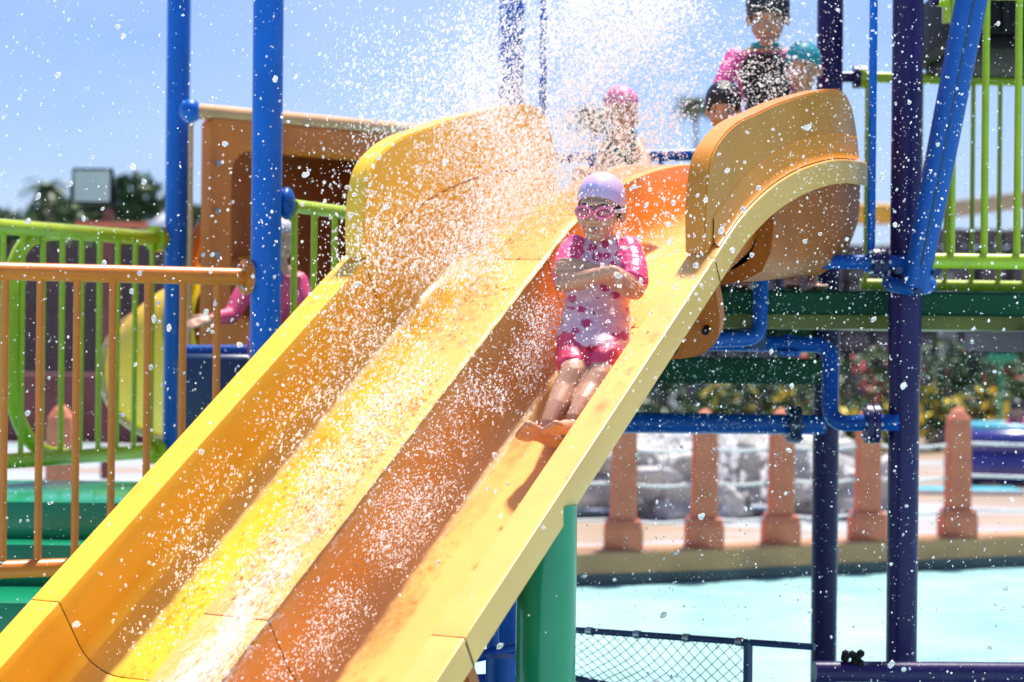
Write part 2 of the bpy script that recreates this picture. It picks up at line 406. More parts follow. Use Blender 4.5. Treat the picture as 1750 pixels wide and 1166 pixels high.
# joint flanges under the lanes: bolted bands round the outside of the channels
def joint_band(s0, s1, t):
    d = .255; c = (s0+s1)/2; hw = (s1-s0)/2
    inner, outer = [], []
    for i in range(29):
        a = math.pi+math.pi*i/28
        ca, sa = math.cos(a), math.sin(a)
        k = (abs(ca)**4+abs(sa)**4)**-.25
        inner.append((c+ca*k*(hw+.012), -.02+sa*k*(d+.0)))
        outer.append((c+ca*k*(hw+.085), -.02+sa*k*(d+.085)))
    bm = bmesh.new(); v = {}
    for nm, arr in (('i', inner), ('o', outer)):
        for dt in (-.016, .016):
            v[nm, dt] = [bm.verts.new(sp(s, t+dt, n)) for s, n in arr]
    for i in range(28):
        for A, B_ in ((('i', -.016), ('o', -.016)), (('o', -.016), ('o', .016)), (('o', .016), ('i', .016)), (('i', .016), ('i', -.016))):
            bm.faces.new((v[A][i], v[A][i+1], v[B_][i+1], v[B_][i]))
    bmesh.ops.recalc_face_normals(bm, faces=bm.faces)
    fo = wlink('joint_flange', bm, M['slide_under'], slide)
    bb = bmesh.new()
    for i in range(2, 27, 4):
        s, n = inner[i][0]*.45+outer[i][0]*.55, inner[i][1]*.45+outer[i][1]*.55
        bm_cyl(bb, sp(s, t-.034, n), sp(s, t-.016, n), .012, seg=8)
    link('flange_bolt', bb, M['black'], fo)['kind'] = 'stuff'
for key in LANES: joint_band(LANES[key][0], LANES[key][1], 1.51); joint_band(LANES[key][0], LANES[key][1], .0)
# raised side panels on both outer flanges at the top
CH = [(1.512, .992), (1.505, 1.09), (1.515, 1.20), (1.555, 1.30), (1.64, 1.365), (1.76, 1.42), (1.92, 1.465), (2.10, 1.515), (2.30, 1.56), (2.50, 1.60), (2.65, 1.622), (2.74, 1.618), (2.80, 1.588), (2.845, 1.54), (2.885, 1.46), (2.905, 1.395)]
def cheek(sa, sb, m, thick_face_out):
    # outline closed along the flange line
    base = [(t, prof_z(t)+.004) for t in np.linspace(2.86, 1.53, 22)]
    # refine the top curve
    T = []
    for i in range(len(CH)-1):
        for k in range(4):
            x = k/4
            p0, p1, p2, p3 = CH[max(i-1, 0)], CH[i], CH[i+1], CH[min(i+2, len(CH)-1)]
            T.append(tuple(.5*((2*p1[j])+(-p0[j]+p2[j])*x+(2*p0[j]-5*p1[j]+4*p2[j]-p3[j])*x*x+(-p0[j]+3*p1[j]-3*p2[j]+p3[j])*x**3) for j in (0, 1)))
    T.append(CH[-1])
    ol = T+base
    bm = bmesh.new()
    fr = [bm.verts.new(G0+Wv*sa+Hv*t+Vector((0, 0, z))) for t, z in ol]
    bk = [bm.verts.new(G0+Wv*sb+Hv*t+Vector((0, 0, z))) for t, z in ol]
    n = len(ol)
    fa = bm.faces.new(fr); fb = bm.faces.new(bk[::-1])
    for i in range(n):
        j = (i+1) % n; bm.faces.new((fr[j], fr[i], bk[i], bk[j]))
    bmesh.ops.recalc_face_normals(bm, faces=bm.faces)
    eds = [e for e in bm.edges if e.calc_face_angle(0) > R(60)]
    bmesh.ops.bevel(bm, geom=eds, offset=.005, segments=2, affect='EDGES')
    o = wlink('side_panel', bm, m, slide, 25); md = o.modifiers.new('wn', 'WEIGHTED_NORMAL'); md.keep_sharp = True; return o
o = cheek(-.030, -.1005, M['slide_panel_shaded'], True); o['label'] = 'orange raised side panel'
o = cheek(-1.268+.0005, -1.345, M['slide_y'], True); o['label'] = 'yellow raised side panel'
# rounded recess moulding on the outer face of the right panel
rows = []
for i in range(31):
    t = 1.56+(2.86-1.56)*i/30; zb = prof_z(t)
    rows.append([G0+Wv*s+Hv*t+Vector((0, 0, zb+dz)) for s, dz in ((-.0298, .092), (-.027, .089), (-.0255, .082), (-.0255, .03), (-.018, .010), (-.008, .005))])
wlink('panel_foot', grid_mesh('panel_foot', rows), M['slide_panel_shaded'], slide, 60)

# underside tub of the right lane where it meets the platform
bm = bmesh.new()
s0, s1 = -.655, -.035
prev = None
for t in np.linspace(2.08, 2.93, 18):
    k = min(1, (t-2.08)/.5); depth = .315+.07*math.sin(k*math.pi/2)
    if t > 2.84: depth *= 1-.25*((t-2.84)/.09)**2
    ring = []
    for i in range(17):
        a = math.pi+math.pi*i/16; ca, sa = math.cos(a), math.sin(a); kk = (abs(ca)**5+abs(sa)**5)**-.2
        ring.append(bm.verts.new(sp((s0+s1)/2+ca*kk*(s1-s0)/2, t)+Vector((0, 0, -.03+sa*kk*depth))))
    if prev is None: first = ring
    if prev:
        for i in range(16): bm.faces.new((prev[i], prev[i+1], ring[i+1], ring[i]))
    prev = ring
bm.faces.new(prev)
inn = []
for i in range(17):
    a = math.pi+math.pi*i/16; ca, sa = math.cos(a), math.sin(a); kk = (abs(ca)**5+abs(sa)**5)**-.2
    inn.append(bm.verts.new(sp(-.339+ca*kk*.247, 2.08)+Vector((0, 0, -.02+sa*kk*.285))))
for i in range(16): bm.faces.new((first[i], first[i+1], inn[i+1], inn[i]))
bmesh.ops.recalc_face_normals(bm, faces=bm.faces)
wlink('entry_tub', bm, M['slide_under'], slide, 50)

# ------------------------------------------------------------------ posts
def post(name, label, px, Y, r, m, z0=-.45, z1=4.2, top_px=None, group=None, band=None):
    p = at(px, 583, Y) if not isinstance(px, Vector) else px
    t = thing(name, label, 'post', (p.x, p.y, z0), group)
    bm = bmesh.new(); bm_cyl(bm, (0, 0, 0), (0, 0, z1-z0), r, seg=32)
    o = link('shaft', bm, m, t, 40)
    bm = bmesh.new(); bm_cyl(bm, (0, 0, 0), (0, 0, .03), r*1.9, seg=24); link('base_plate', bm, M['steel'], t, 40)
    if band:
        bm = bmesh.new(); bm_cyl(bm, (0, 0, band-z0), (0, 0, band-z0+.30), r+.004, seg=32); link('sleeve', bm, m, t, 40)
    return t
GP = 'steel posts of the play structure'
RP = .055
post('blue_post', 'nearest thick blue post where the orange railing ends', 453, 7.6, RP, M['blue'], group=GP)
post('blue_post', 'blue post at the end of the lime railing, left of the thicker blue post', 300, 9.9, RP, M['blue'], group=GP)
post('blue_post', 'blue post rising behind the yellow side panel in the spray', 869, 9.0, RP, M['blue'], group=GP)
post('purple_post', 'front purple post with the blue strut clamped to it', 1546, 7.55, RP, M['purple'], group=GP, band=1.38)
post('purple_post', 'rear purple post standing left of the front purple post', 1413, 8.9, RP, M['purple'], group=GP)
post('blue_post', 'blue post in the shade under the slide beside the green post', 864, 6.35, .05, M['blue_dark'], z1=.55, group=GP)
gp = at(935, 900, 5.62)
t = thing('green_post', 'thick green support post under the right edge of the slide', 'post', (gp.x, gp.y, -.45), GP)
bm = bmesh.new(); bm_cyl(bm, (0, 0, 0), (0, 0, 1.515), .08, seg=36); link('shaft', bm, M['green'], t, 40)
bm = bmesh.new(); bm_cyl(bm, (0, 0, 0), (0, 0, .03), .14, seg=24); link('base_plate', bm, M['steel'], t, 40)

# diagonal strut clamped to the front purple post
a = at(1566, 480, 7.38); b = at(1672, -60, 7.2); b2 = a+(b-a)*1.6
t = thing('blue_strut', 'slanted blue oval strut with its clamp on the front purple post', 'strut', a)
dirv = (b2-a).normalized(); side = dirv.cross(Vector((0, 1, 0))).normalized()
bm = bmesh.new()
for sgn, w_ in ((1, .031), (-1, .031)):
    bm_tube(bm, [p_+side*sgn*(.0105+.003*u) for u, p_ in ((0, a-dirv*.02), (.5, a+dirv*.4), (1, b2))], [.036, .040, .045], 24)
wlink('strut_tube', bm, M['blue_dark'], t, 50)
bm = bmesh.new()
bm_tube(bm, [a+dirv*.05-Vector((0, .0355, 0)), b2-Vector((0, .044, 0))], .004, 8)
wlink('seam_line', bm, M['navy_pipe'], t, 50)
bm = bmesh.new()
pc = at(1546, 480, 7.55)
for dz, rr in ((.0, .080),):
    rings = []
    for i in range(33):
        an = 2*math.pi*i/32
        rings.append(Vector((pc.x+.010+.070*math.cos(an), pc.y-.035+.095*math.sin(an), pc.z-.01-.018*math.sin(an)*-1)))
    bm_tube(bm, rings, .027, 12, caps=False)
wlink('clamp_ring', bm, M['blue_dark'], t, 60)
for px_, py_ in ((1536, 462), (1600, 466), (1570, 500)):
    bm = bmesh.new(); p_ = at(px_, py_, 7.36); bm_cyl(bm, p_+Vector((0, .03, 0)), p_-Vector((0, .012, 0)), .013, seg=10)
    wlink('clamp_bolt', bm, M['navy_pipe'], t, 40)

# thin blue rods framing the slide entrance
def rod(px, Y, z0, z1, label):
    p = at(px, 583, Y); t = thing('blue_rod', label, 'pipe', (p.x, p.y, z0), 'thin blue rods framing the slide entrance')
    bm = bmesh.new(); bm_cyl(bm, (0, 0, 0), (0, 0, z1-z0), .0145, seg=16); link('shaft', bm, M['blue'], t, 40)
    bm = bmesh.new(); bm_cyl(bm, (0, 0, 0), (0, 0, .02), .03, seg=16); link('foot', bm, M['blue'], t, 40)
zf = at(1487, 455, 7.55).z
rod(1487, 7.55, zf-.02, 4.2, 'thin blue rod at the right edge of the slide entrance')
rod(923, 8.35, 1.66, 4.2, 'thin blue rod behind the yellow side panel, right of a blue post')

# ------------------------------------------------------------------ blue pipework under the deck
def pipework(name, label, pts, r, m, flanges=(), rad=.10):
    P_ = [at(*p) for p in pts]
    t = thing(name, label, 'pipe', P_[0], 'blue pipes under the deck')
    bm = bmesh.new(); bm_tube(bm, rounded(P_, rad) if len(P_) > 2 else P_, r, 20); wlink('pipe', bm, m, t, 50)
    for (px, py, Y, dr, ln, fr, fm) in flanges:
        c = at(px, py, Y); d = Vector(dr).normalized(); bm = bmesh.new()
        bm_cyl(bm, c-d*ln/2, c-d*ln*.08, fr, seg=24); bm_cyl(bm, c+d*ln*.08, c+d*ln/2, fr, seg=24); bm_cyl(bm, c-d*ln*.3, c+d*ln*.3, fr*.86, seg=24)
        fo = wlink('flange', bm, fm, t, 40)
        bb = bmesh.new(); q = d.to_track_quat('Z', 'Y')
        for k in range(6):
            an = k*math.pi/3; pp = c+q@Vector((fr*.82*math.cos(an), fr*.82*math.sin(an), 0)); bm_cyl(bb, pp-d*ln*.7, pp+d*ln*.7, .007, seg=6)
        link('flange_bolt', bb, M['steel'], fo)['kind'] = 'stuff'
    return t
X = (1, 0, 0)
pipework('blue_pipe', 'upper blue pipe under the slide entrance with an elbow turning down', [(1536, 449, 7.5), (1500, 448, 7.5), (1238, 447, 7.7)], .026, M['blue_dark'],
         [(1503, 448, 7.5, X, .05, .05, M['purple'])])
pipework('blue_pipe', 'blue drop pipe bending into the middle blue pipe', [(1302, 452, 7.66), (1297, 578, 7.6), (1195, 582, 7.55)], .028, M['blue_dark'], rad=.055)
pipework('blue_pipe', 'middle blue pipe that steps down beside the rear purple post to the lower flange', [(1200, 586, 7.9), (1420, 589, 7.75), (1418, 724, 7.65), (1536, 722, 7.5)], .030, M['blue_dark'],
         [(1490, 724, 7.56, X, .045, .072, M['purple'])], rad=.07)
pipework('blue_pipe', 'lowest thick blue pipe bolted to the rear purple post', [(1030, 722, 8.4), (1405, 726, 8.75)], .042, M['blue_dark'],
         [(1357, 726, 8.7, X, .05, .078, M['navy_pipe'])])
v = at(1348, 600, 7.8)
t = thing('drain_valve', 'small blue valve knob hanging from the middle blue pipe', 'valve', v)
bm = bmesh.new(); bm_cyl(bm, v+Vector((0, 0, .06)), v+Vector((0, 0, -.01)), .016, seg=12); wlink('stem', bm, M['blue_dark'], t, 40)
bm = bmesh.new(); bm_cyl(bm, v+Vector((0, 0, .0)), v+Vector((0, 0, -.02)), .048, .044, seg=20); wlink('knob', bm, M['blue_dark'], t, 40)

# ------------------------------------------------------------------ decks and steps
def slabbox(name, label, cat, c, d, m, bev=.012, rz=0):
    t = thing(name, label, cat, c, None, rz); return t
def deck(label, pts, z, th, m, lip=None):
    c = Vector((sum(p[0] for p in pts)/len(pts), sum(p[1] for p in pts)/len(pts), z-th))
    t = thing('deck', label, 'deck', c)
    bm = bmesh.new()
    lo = [bm.verts.new((p[0]-c.x, p[1]-c.y, 0)) for p in pts]; hi = [bm.verts.new((p[0]-c.x, p[1]-c.y, th)) for p in pts]
    bm.faces.new(lo[::-1]); bm.faces.new(hi)
    for i in range(len(pts)):
        j = (i+1) % len(pts); bm.faces.new((lo[i], lo[j], hi[j], hi[i]))
    bmesh.ops.bevel(bm, geom=bm.edges[:], offset=.01, segments=2, affect='EDGES')
    link('deck_slab', bm, m, t, 40)
    return t
ZD = at(1500, 498, 7.75).z
d1 = deck('green platform deck with an olive lip behind the purple posts', [(.62, 7.72), (3.6, 7.72), (3.6, 9.6), (-.2, 9.6), (-.2, 8.75)], ZD, .088, M['green_deck'])
bm = bmesh.new(); bm_box(bm, Vector((1.9, 8.25, ZD-.088-.026)), (3.6, .9, .05)); wlink('lip_board', bm, M['yellow_lip'], d1)
for xx in (.9, 1.9, 2.9):
    bm = bmesh.new(); bm_box(bm, Vector((xx, 8.2, ZD-.18)), (.06, 1.0, .075)); wlink('joist', bm, M['navy_pipe'], d1)
zb = at(1250, 656, 8.6).z; zt = at(1250, 612, 8.6).z
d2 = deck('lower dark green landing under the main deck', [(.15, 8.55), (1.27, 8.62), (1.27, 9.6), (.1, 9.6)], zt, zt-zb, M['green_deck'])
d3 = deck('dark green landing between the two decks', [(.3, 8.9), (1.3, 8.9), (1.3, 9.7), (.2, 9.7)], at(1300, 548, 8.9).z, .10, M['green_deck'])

# green steps at the left
t = thing('green_stair', 'wet green moulded steps behind the orange railing', 'steps', (-1.9, 7.9, .2))
# each entry: front-edge pixel y at x=100, Y of the front edge, back Y, riser height
for (py, Yf, Yb, rise) in ((857, 8.15, 9.35, .17), (930, 7.95, 8.15, .17), (1030, 7.45, 8.2, .2)):
    z = at(100, py, Yf).z
    bm = bmesh.new(); bm_box(bm, Vector((-2.1, (Yf+Yb)/2, z-rise/2)), (3.1, Yb-Yf, rise), bev=.014)
    wlink('step', bm, M['green'], t, 40)
bm = bmesh.new(); bm_box(bm, Vector((-2.2, 7.9, .05)), (2.9, 1.3, .5), bev=.02); wlink('step_base', bm, M['green'], t, 40)

# ------------------------------------------------------------------ railings
def plane_u(px, py, A, B):
    """parameter along the ground line A-B where the sight line through a pixel crosses it"""
    d = at(px, py, 1.0)-Vector((0, 0, CAMZ))
    ab = B-A
    # d.xy * Y = A + u*ab
    det = d.x*(-ab.y)-d.y*(-ab.x)
    Y = (A.x*(-ab.y)-A.y*(-ab.x))/det
    return ((d.x*Y-A.x)*ab.x+(d.y*Y-A.y)*ab.y)/(ab.x**2+ab.y**2)
def railing(name, label, A, B, zt, zb, m, rr, rb, us, group='coloured pipe railings', extra=None):
    A, B = Vector(A), Vector(B); t = thing(name, label, 'railing', (A.x, A.y, zb), group)
    P_ = lambda u, z: Vector((A.x+(B.x-A.x)*u, A.y+(B.y-A.y)*u, z))
    for nm, z in (('top_rail', zt), ('bottom_rail', zb)):
        bm = bmesh.new(); bm_tube(bm, [P_(0, z), P_(1, z)], rr, 20); wlink(nm, bm, m, t, 50)
    bm = bmesh.new(); bm_cyl(bm, (0, 0, 0), (0, 0, zt-zb), rb, seg=14); me = None
    for u in us:
        if me is None:
            o = link('baluster', bm, m, t, 50); me = o.data
        else:
            o = link('baluster', me, None, t)
        p = P_(u, zb); o.location = p-Vector((A.x, A.y, zb))
    return t, P_
# orange railing at the left front
A = at(420, 478, 7.58); B = at(-90, 458, 7.13); A2 = Vector((A.x, A.y, 0)); B2 = Vector((B.x, B.y, 0))
zt = at(200, 468, 7.36).z; zb = at(60, 972, 7.25).z
us = [plane_u(px, 600, A2, B2) for px in (370, 312, 252, 192, 131, 68, 8, -52)]
t, P_ = railing('orange_railing', 'orange pipe railing in front of the green steps', A2, B2, zt, zb, M['orange'], .031, .0135, us)
e = P_(0, zt); dx_ = (B2-A2).normalized()
bm = bmesh.new(); bm_cyl(bm, e-dx_*.015, e+dx_*.012, .062, seg=28); wlink('end_plate', bm, M['orange'], t, 40)
bm = bmesh.new()
for k in range(4):
    an = k*math.pi/2+.6; q = dx_.to_track_quat('Z', 'Y'); pp = e+q@Vector((.045*math.cos(an), .045*math.sin(an), 0)); bm_cyl(bm, pp+dx_*.012, pp+dx_*.022, .008, seg=8)
wlink('plate_bolt', bm, M['steel'], t, 40)['kind'] = 'stuff'
bm = bmesh.new(); bm_cyl(bm, e-dx_*.016, e-dx_*.045, .058, seg=28); bm_cyl(bm, e-dx_*.045, e-dx_*.13, .030, seg=20); wlink('post_bracket', bm, M['blue'], t, 40)
# lime railing at the left, further back
A = at(268, 408, 9.86); B = at(-80, 378, 8.65); A2 = Vector((A.x, A.y, 0)); B2 = Vector((B.x, B.y, 0))
zt = at(130, 398, 9.38).z; zb = at(130, 780, 9.38).z
us = [plane_u(px, 600, A2, B2) for px in (259, 230, 200, 169, 138, 105, 72, 37, 4, -32)]
t, P_ = railing('lime_railing', 'lime green railing with a curved pipe, left of the far blue post', A2, B2, zt, zb, M['lime'], .033, .0125, us)
for z in (zt, zb):
    e = P_(0, z); dx_ = (B2-A2).normalized(); bm = bmesh.new(); bm_cyl(bm, e-dx_*.02, e+dx_*.02, .060, seg=24); bm_cyl(bm, e-dx_*.06, e-dx_*.02, .05, seg=24); wlink('end_plate', bm, M['lime'], t, 40)
loop = []
for (px, py) in ((112, 778), (80, 774), (50, 752), (28, 705), (22, 650), (22, 480), (28, 442), (48, 412), (80, 400), (110, 398)):
    u = plane_u(px, py, A2, B2); p = P_(u, 0); Yp = p.y+.05; loop.append(at(px, py, Yp))
sm = []
for i in range(len(loop)-1):
    for k in range(5):
        x = k/5; p0, p1, p2, p3 = loop[max(i-1, 0)], loop[i], loop[i+1], loop[min(i+2, len(loop)-1)]
        sm.append(.5*((2*p1)+(-p0+p2)*x+(2*p0-5*p1+4*p2-p3)*x*x+(-p0+3*p1-3*p2+p3)*x**3))
sm.append(loop[-1])
bm = bmesh.new(); bm_tube(bm, sm, .032, 16); wlink('curved_pipe', bm, M['lime'], t, 60)
# short lime railing beside the yellow side panel
A = at(500, 352, 7.7); B = at(640, 362, 8.3); A2 = Vector((A.x, A.y, 0)); B2 = Vector((B.x, B.y, 0))
zt = A.z; zb = zt-.95
us = [plane_u(px, 400, A2, B2) for px in (503, 537, 572, 606)]
t, P_ = railing('lime_railing', 'short lime green railing between the near blue post and the yellow side panel', A2, B2, zt, zb, M['lime'], .025, .0125, us)
e = at(490, 348, 7.66); bm = bmesh.new(); bm_cyl(bm, e-Vector((.05, 0, 0)), e+Vector((-.006, 0, 0)), .032, seg=20); bm_ell(bm, e, (.032, .06, .06)); wlink('ball_bracket', bm, M['blue_dark'], t, 60)
# right side: near and far lime railings
ztn = at(1680, -12, 7.62).z; zbn = at(1680, 447, 7.62).z
A = at(1592, 447, 7.6); B = at(1960, 447, 7.62); A2 = Vector((A.x, A.y, 0)); B2 = Vector((B.x, B.y, 0))
us = [plane_u(px, 300, A2, B2) for px in (1627, 1683, 1739, 1795, 1851, 1907)]
t, P_ = railing('lime_railing', 'nearer lime green railing right of the slanted blue strut', A2, B2, ztn, zbn, M['lime'], .028, .0135, us)
e = P_(0.04, ztn); bm = bmesh.new(); bm_cyl(bm, e-Vector((.02, 0, 0)), e+Vector((.01, 0, 0)), .055, seg=24); wlink('end_plate', bm, M['lime'], t, 40)
bm = bmesh.new(); bm_cyl(bm, e-Vector((.10, 0, 0)), e-Vector((.02, 0, 0)), .026, seg=20); bm_cyl(bm, e-Vector((.045, 0, 0)), e-Vector((.02, 0, 0)), .052, seg=20); wlink('post_bracket', bm, M['purple'], t, 40)
A = at(1474, 132, 9.15); B = at(1980, 136, 9.3); A2 = Vector((A.x, A.y, 0)); B2 = Vector((B.x, B.y, 0))
zb = at(1500, 487, 9.2).z
us = [plane_u(px, 300, A2, B2) for px in (1481, 1528, 1573, 1617, 1662, 1708, 1753, 1798, 1843)]
t, P_ = railing('lime_railing', 'farther lime green railing starting at the rear purple post', A2, B2, A.z, zb, M['lime'], .024, .0105, us)
e = P_(0, A.z); bm = bmesh.new(); bm_cyl(bm, e-Vector((.012, 0, 0)), e+Vector((.012, 0, 0)), .05, seg=24); wlink('end_plate', bm, M['lime'], t, 40)
bm = bmesh.new(); bm_cyl(bm, e-Vector((.11, 0, 0)), e-Vector((.012, 0, 0)), .024, seg=20); bm_cyl(bm, e-Vector((.04, 0, 0)), e-Vector((.013, 0, 0)), .05, seg=20); wlink('post_bracket', bm, M['purple'], t, 40)
# blue cross rail at the back of the platform
a, b = at(935, 268, 9.1), at(1400, 262, 9.1)
t = thing('blue_cross_rail', 'blue rail behind the seated girl at the back of the platform', 'railing', (a.x, a.y, a.z))
bm = bmesh.new(); bm_tube(bm, [a, b], .026, 18); wlink('top_rail', bm, M['blue'], t, 50)
for px in (1010, 1130, 1250, 1340):
    p = at(px, 266, 9.1); bm = bmesh.new(); bm_cyl(bm, p, Vector((p.x, p.y, ZD)), .012, seg=12); wlink('baluster', bm, M['blue'], t, 40)
# dark ribbed roof edge at the top right
c0, c1 = at(1612, 70, 8.3), at(1620, -60, 8.3)
t = thing('black_roof', 'black ribbed plastic roof edge at the top right corner', 'roof', (c0.x, 8.3, c0.z))
bm = bmesh.new(); bm_box(bm, Vector((c0.x+.045+.6, 8.8, c0.z+.14)), (1.2, 1.1, .24), bev=.02); wlink('roof_body', bm, M['black'], t, 40)
bm = bmesh.new()
wlink('roof_lip', (lambda b_: (bm_box(b_, Vector((c0.x+.12+.6, 8.78, c0.z-.005)), (1.2, 1.0, .05), bev=.01), b_)[1])(bmesh.new()), M['black'], t, 40)
for k in range(9):
    bm = bmesh.new(); bm_box(bm, Vector((c0.x+.10+k*.13, 8.235, c0.z+.14)), (.03, .03, .22), bev=.006); wlink('rib', bm, M['black'], t, 40)
bm = bmesh.new(); bm_box(bm, Vector((c0.x+.012, 8.3, c0.z+.17)), (.03, .05, .2), bev=.006); wlink('edge_trim', bm, M['lime'], t, 40)

# ------------------------------------------------------------------ play tunnel panel at the left
pa, pb = at(333, 190, 9.55), at(720, 225, 10.45)
t = thing('tunnel_panel', 'orange play panel with a dark tunnel opening under a tan pipe', 'play panel', (pa.x, pa.y, at(340, 600, 9.6).z))
bm = bmesh.new(); bm_tube(bm, [pa, pa+(pb-pa)*1.1], .036, 20); wlink('top_pipe', bm, M['tan'], t, 50)
bm = bmesh.new(); bm_ell(bm, pa-Vector((.02, 0, 0)), (.05, .055, .055)); bm_cyl(bm, pa-Vector((.06, 0, 0)), pa, .03, seg=16); wlink('pipe_bracket', bm, M['blue'], t, 60)
e1 = (Vector((pb.x, pb.y, 0))-Vector((pa.x, pa.y, 0))); LN = e1.length; e1.normalize(); e2 = Vector((e1.y, -e1.x, 0))   # e2 faces the camera
if e2.y > 0: e2 = -e2
zt = pa.z-.03; zb = at(340, 610, 9.6).z
def pp(u, z, d=0): return Vector((pa.x, pa.y, 0))+e1*u+(e2*d if d > -.1 else Vector((-.12*d, -d, 0)))+Vector((0, 0, z))
u0 = .065; u1 = LN*1.05
o0, o1, oz0, oz1, orad = u0+.115, u1-.10, zb+.16, zt-.105, .13
outer, inner = [], []
def rrect(x0, x1, z0, z1, r, n=8):
    q = []
    for cx, cz, a0 in ((x1-r, z1-r, 0), (x0+r, z1-r, 90), (x0+r, z0+r, 180), (x1-r, z0+r, 270)):
        for k in range(n+1):
            an = R(a0+90*k/n); q.append((cx+r*math.cos(an), cz+r*math.sin(an)))
    return q
outer = rrect(u0, u1, zb, zt, .03); inner = rrect(o0, o1, oz0, oz1, orad)
bm = bmesh.new()
F = [bm.verts.new(pp(u, z, .03)) for u, z in outer]; I = [bm.verts.new(pp(u, z, .03)) for u, z in inner]; I1 = [bm.verts.new(pp(u, z, .0)) for u, z in rrect(o0+.025, o1-.025, oz0+.025, oz1-.025, orad-.02)]
I2 = [bm.verts.new(pp(u, z, -.06)) for u, z in rrect(o0+.025, o1-.025, oz0+.025, oz1-.025, orad-.02)]; BK = [bm.verts.new(pp(u, z, -.04)) for u, z in outer]
n = len(F)
for i in range(n):
    j = (i+1) % n
    bm.faces.new((F[i], F[j], I[j], I[i])); bm.faces.new((I[i], I[j], I1[j], I1[i])); bm.faces.new((I1[i], I1[j], I2[j], I2[i])); bm.faces.new((F[j], F[i], BK[i], BK[j]))
bmesh.ops.recalc_face_normals(bm, faces=bm.faces)
wlink('front_panel', bm, M['panel_o'], t, 40)
bm = bmesh.new()
q = rrect(o0-.02, o1+.02, oz0-.02, oz1+.02, orad)
f1 = [bm.verts.new(pp(u, z, -.045)) for u, z in q]; f2 = [bm.verts.new(pp(u, z, -.75)) for u, z in q]
for i in range(len(q)):
    j = (i+1) % len(q); bm.faces.new((f1[i], f1[j], f2[j], f2[i]))
bm.faces.new(f2)
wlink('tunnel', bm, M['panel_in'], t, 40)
for (u, z) in ((u0+.04, zt-.2), (u0+.04, zt-.42), (u0+.04, zt-.62), (u0+.04, zt-.85)):
    bm = bmesh.new(); bm_cyl(bm, pp(u, z, .028), pp(u, z, .04), .014, seg=12); wlink('panel_bolt', bm, M['steel'], t, 40)
p = at(327, 200, 9.6); bm = bmesh.new(); bm_cyl(bm, Vector((p.x, p.y, p.z)), Vector((p.x, p.y, zb-.2)), .011, seg=12); wlink('side_rod', bm, M['tan'], t, 40)
# arched orange fin left of the panel
bm = bmesh.new(); arc = []
cc = at(352, 500, 9.9)
pts = [cc+Vector((-.02-.055*math.sin(k/10*math.pi*.5)*1.3, 0, .36-.62*k/10)) for k in range(11)]
bm_tube(bm, [at(346, 385, 9.95), at(334, 410, 9.95), at(326, 460, 9.95), at(325, 520, 9.95), at(335, 580, 9.95)], .03, 12); wlink('fin', bm, M['panel_o'], t, 60)
# blue barrier below
c = at(372, 652, 9.2)
t = thing('blue_barrier', 'low dark blue moulded barrier behind the orange railing', 'barrier', (c.x, c.y, c.z-.3))
bm = bmesh.new(); bm_box(bm, c-Vector((0, 0, .1)), (.34, .16, .44), bev=.03); wlink('body', bm, M['navy_pipe'], t, 50)
bm = bmesh.new(); bm_tube(bm, [c+Vector((-.17, 0, .13)), c+Vector((.17, 0, .135))], .028, 14); wlink('top_roll', bm, M['blue_dark'], t, 60)
# yellow tube slide behind
c = at(300, 610, 10.6)
t = thing('tube_slide', 'fat yellow tube slide curving down behind the lime railing', 'tube slide', (c.x, c.y, 0))
cen = [at(440, 560, 9.95), at(385, 575, 10.2), at(322, 605, 10.6), at(285, 640, 11.1)]
bm = bmesh.new(); pts = []
for i in range(3):
    for k in range(6):
        x = k/6; p0, p1, p2, p3 = cen[max(i-1, 0)], cen[i], cen[i+1], cen[min(i+2, 3)]
        pts.append(.5*((2*p1)+(-p0+p2)*x+(2*p0-5*p1+4*p2-p3)*x*x+(-p0+3*p1-3*p2+p3)*x**3))
pts.append(cen[-1]); bm_tube(bm, pts, .34, 32, caps=False); wlink('tube', bm, M['yellow_tube'], t, 60)
for idx in (5, 17):
    d = (pts[idx+1]-pts[idx-1]).normalized(); bm = bmesh.new(); bm_cyl(bm, pts[idx]-d*.012, pts[idx]+d*.012, .37, seg=36)
    fo = wlink('tube_flange', bm, M['cream'] if idx == 17 else M['yellow_tube'], t, 40)
    bb = bmesh.new(); q = d.to_track_quat('Z', 'Y')
    for k in range(16):
        an = k*math.pi/8; ppp = pts[idx]+q@Vector((.357*math.cos(an), .357*math.sin(an), 0)); bm_cyl(bb, ppp-d*.02, ppp+d*.02, .009, seg=6)
    link('flange_bolt', bb, M['steel'], fo)['kind'] = 'stuff'
bm = bmesh.new(); bm_cyl(bm, Vector((c.x-.02, c.y+.2, -.3)), Vector((c.x-.02, c.y+.2, c.z-.2)), .05, seg=18); wlink('leg', bm, M['cream'], t, 40)

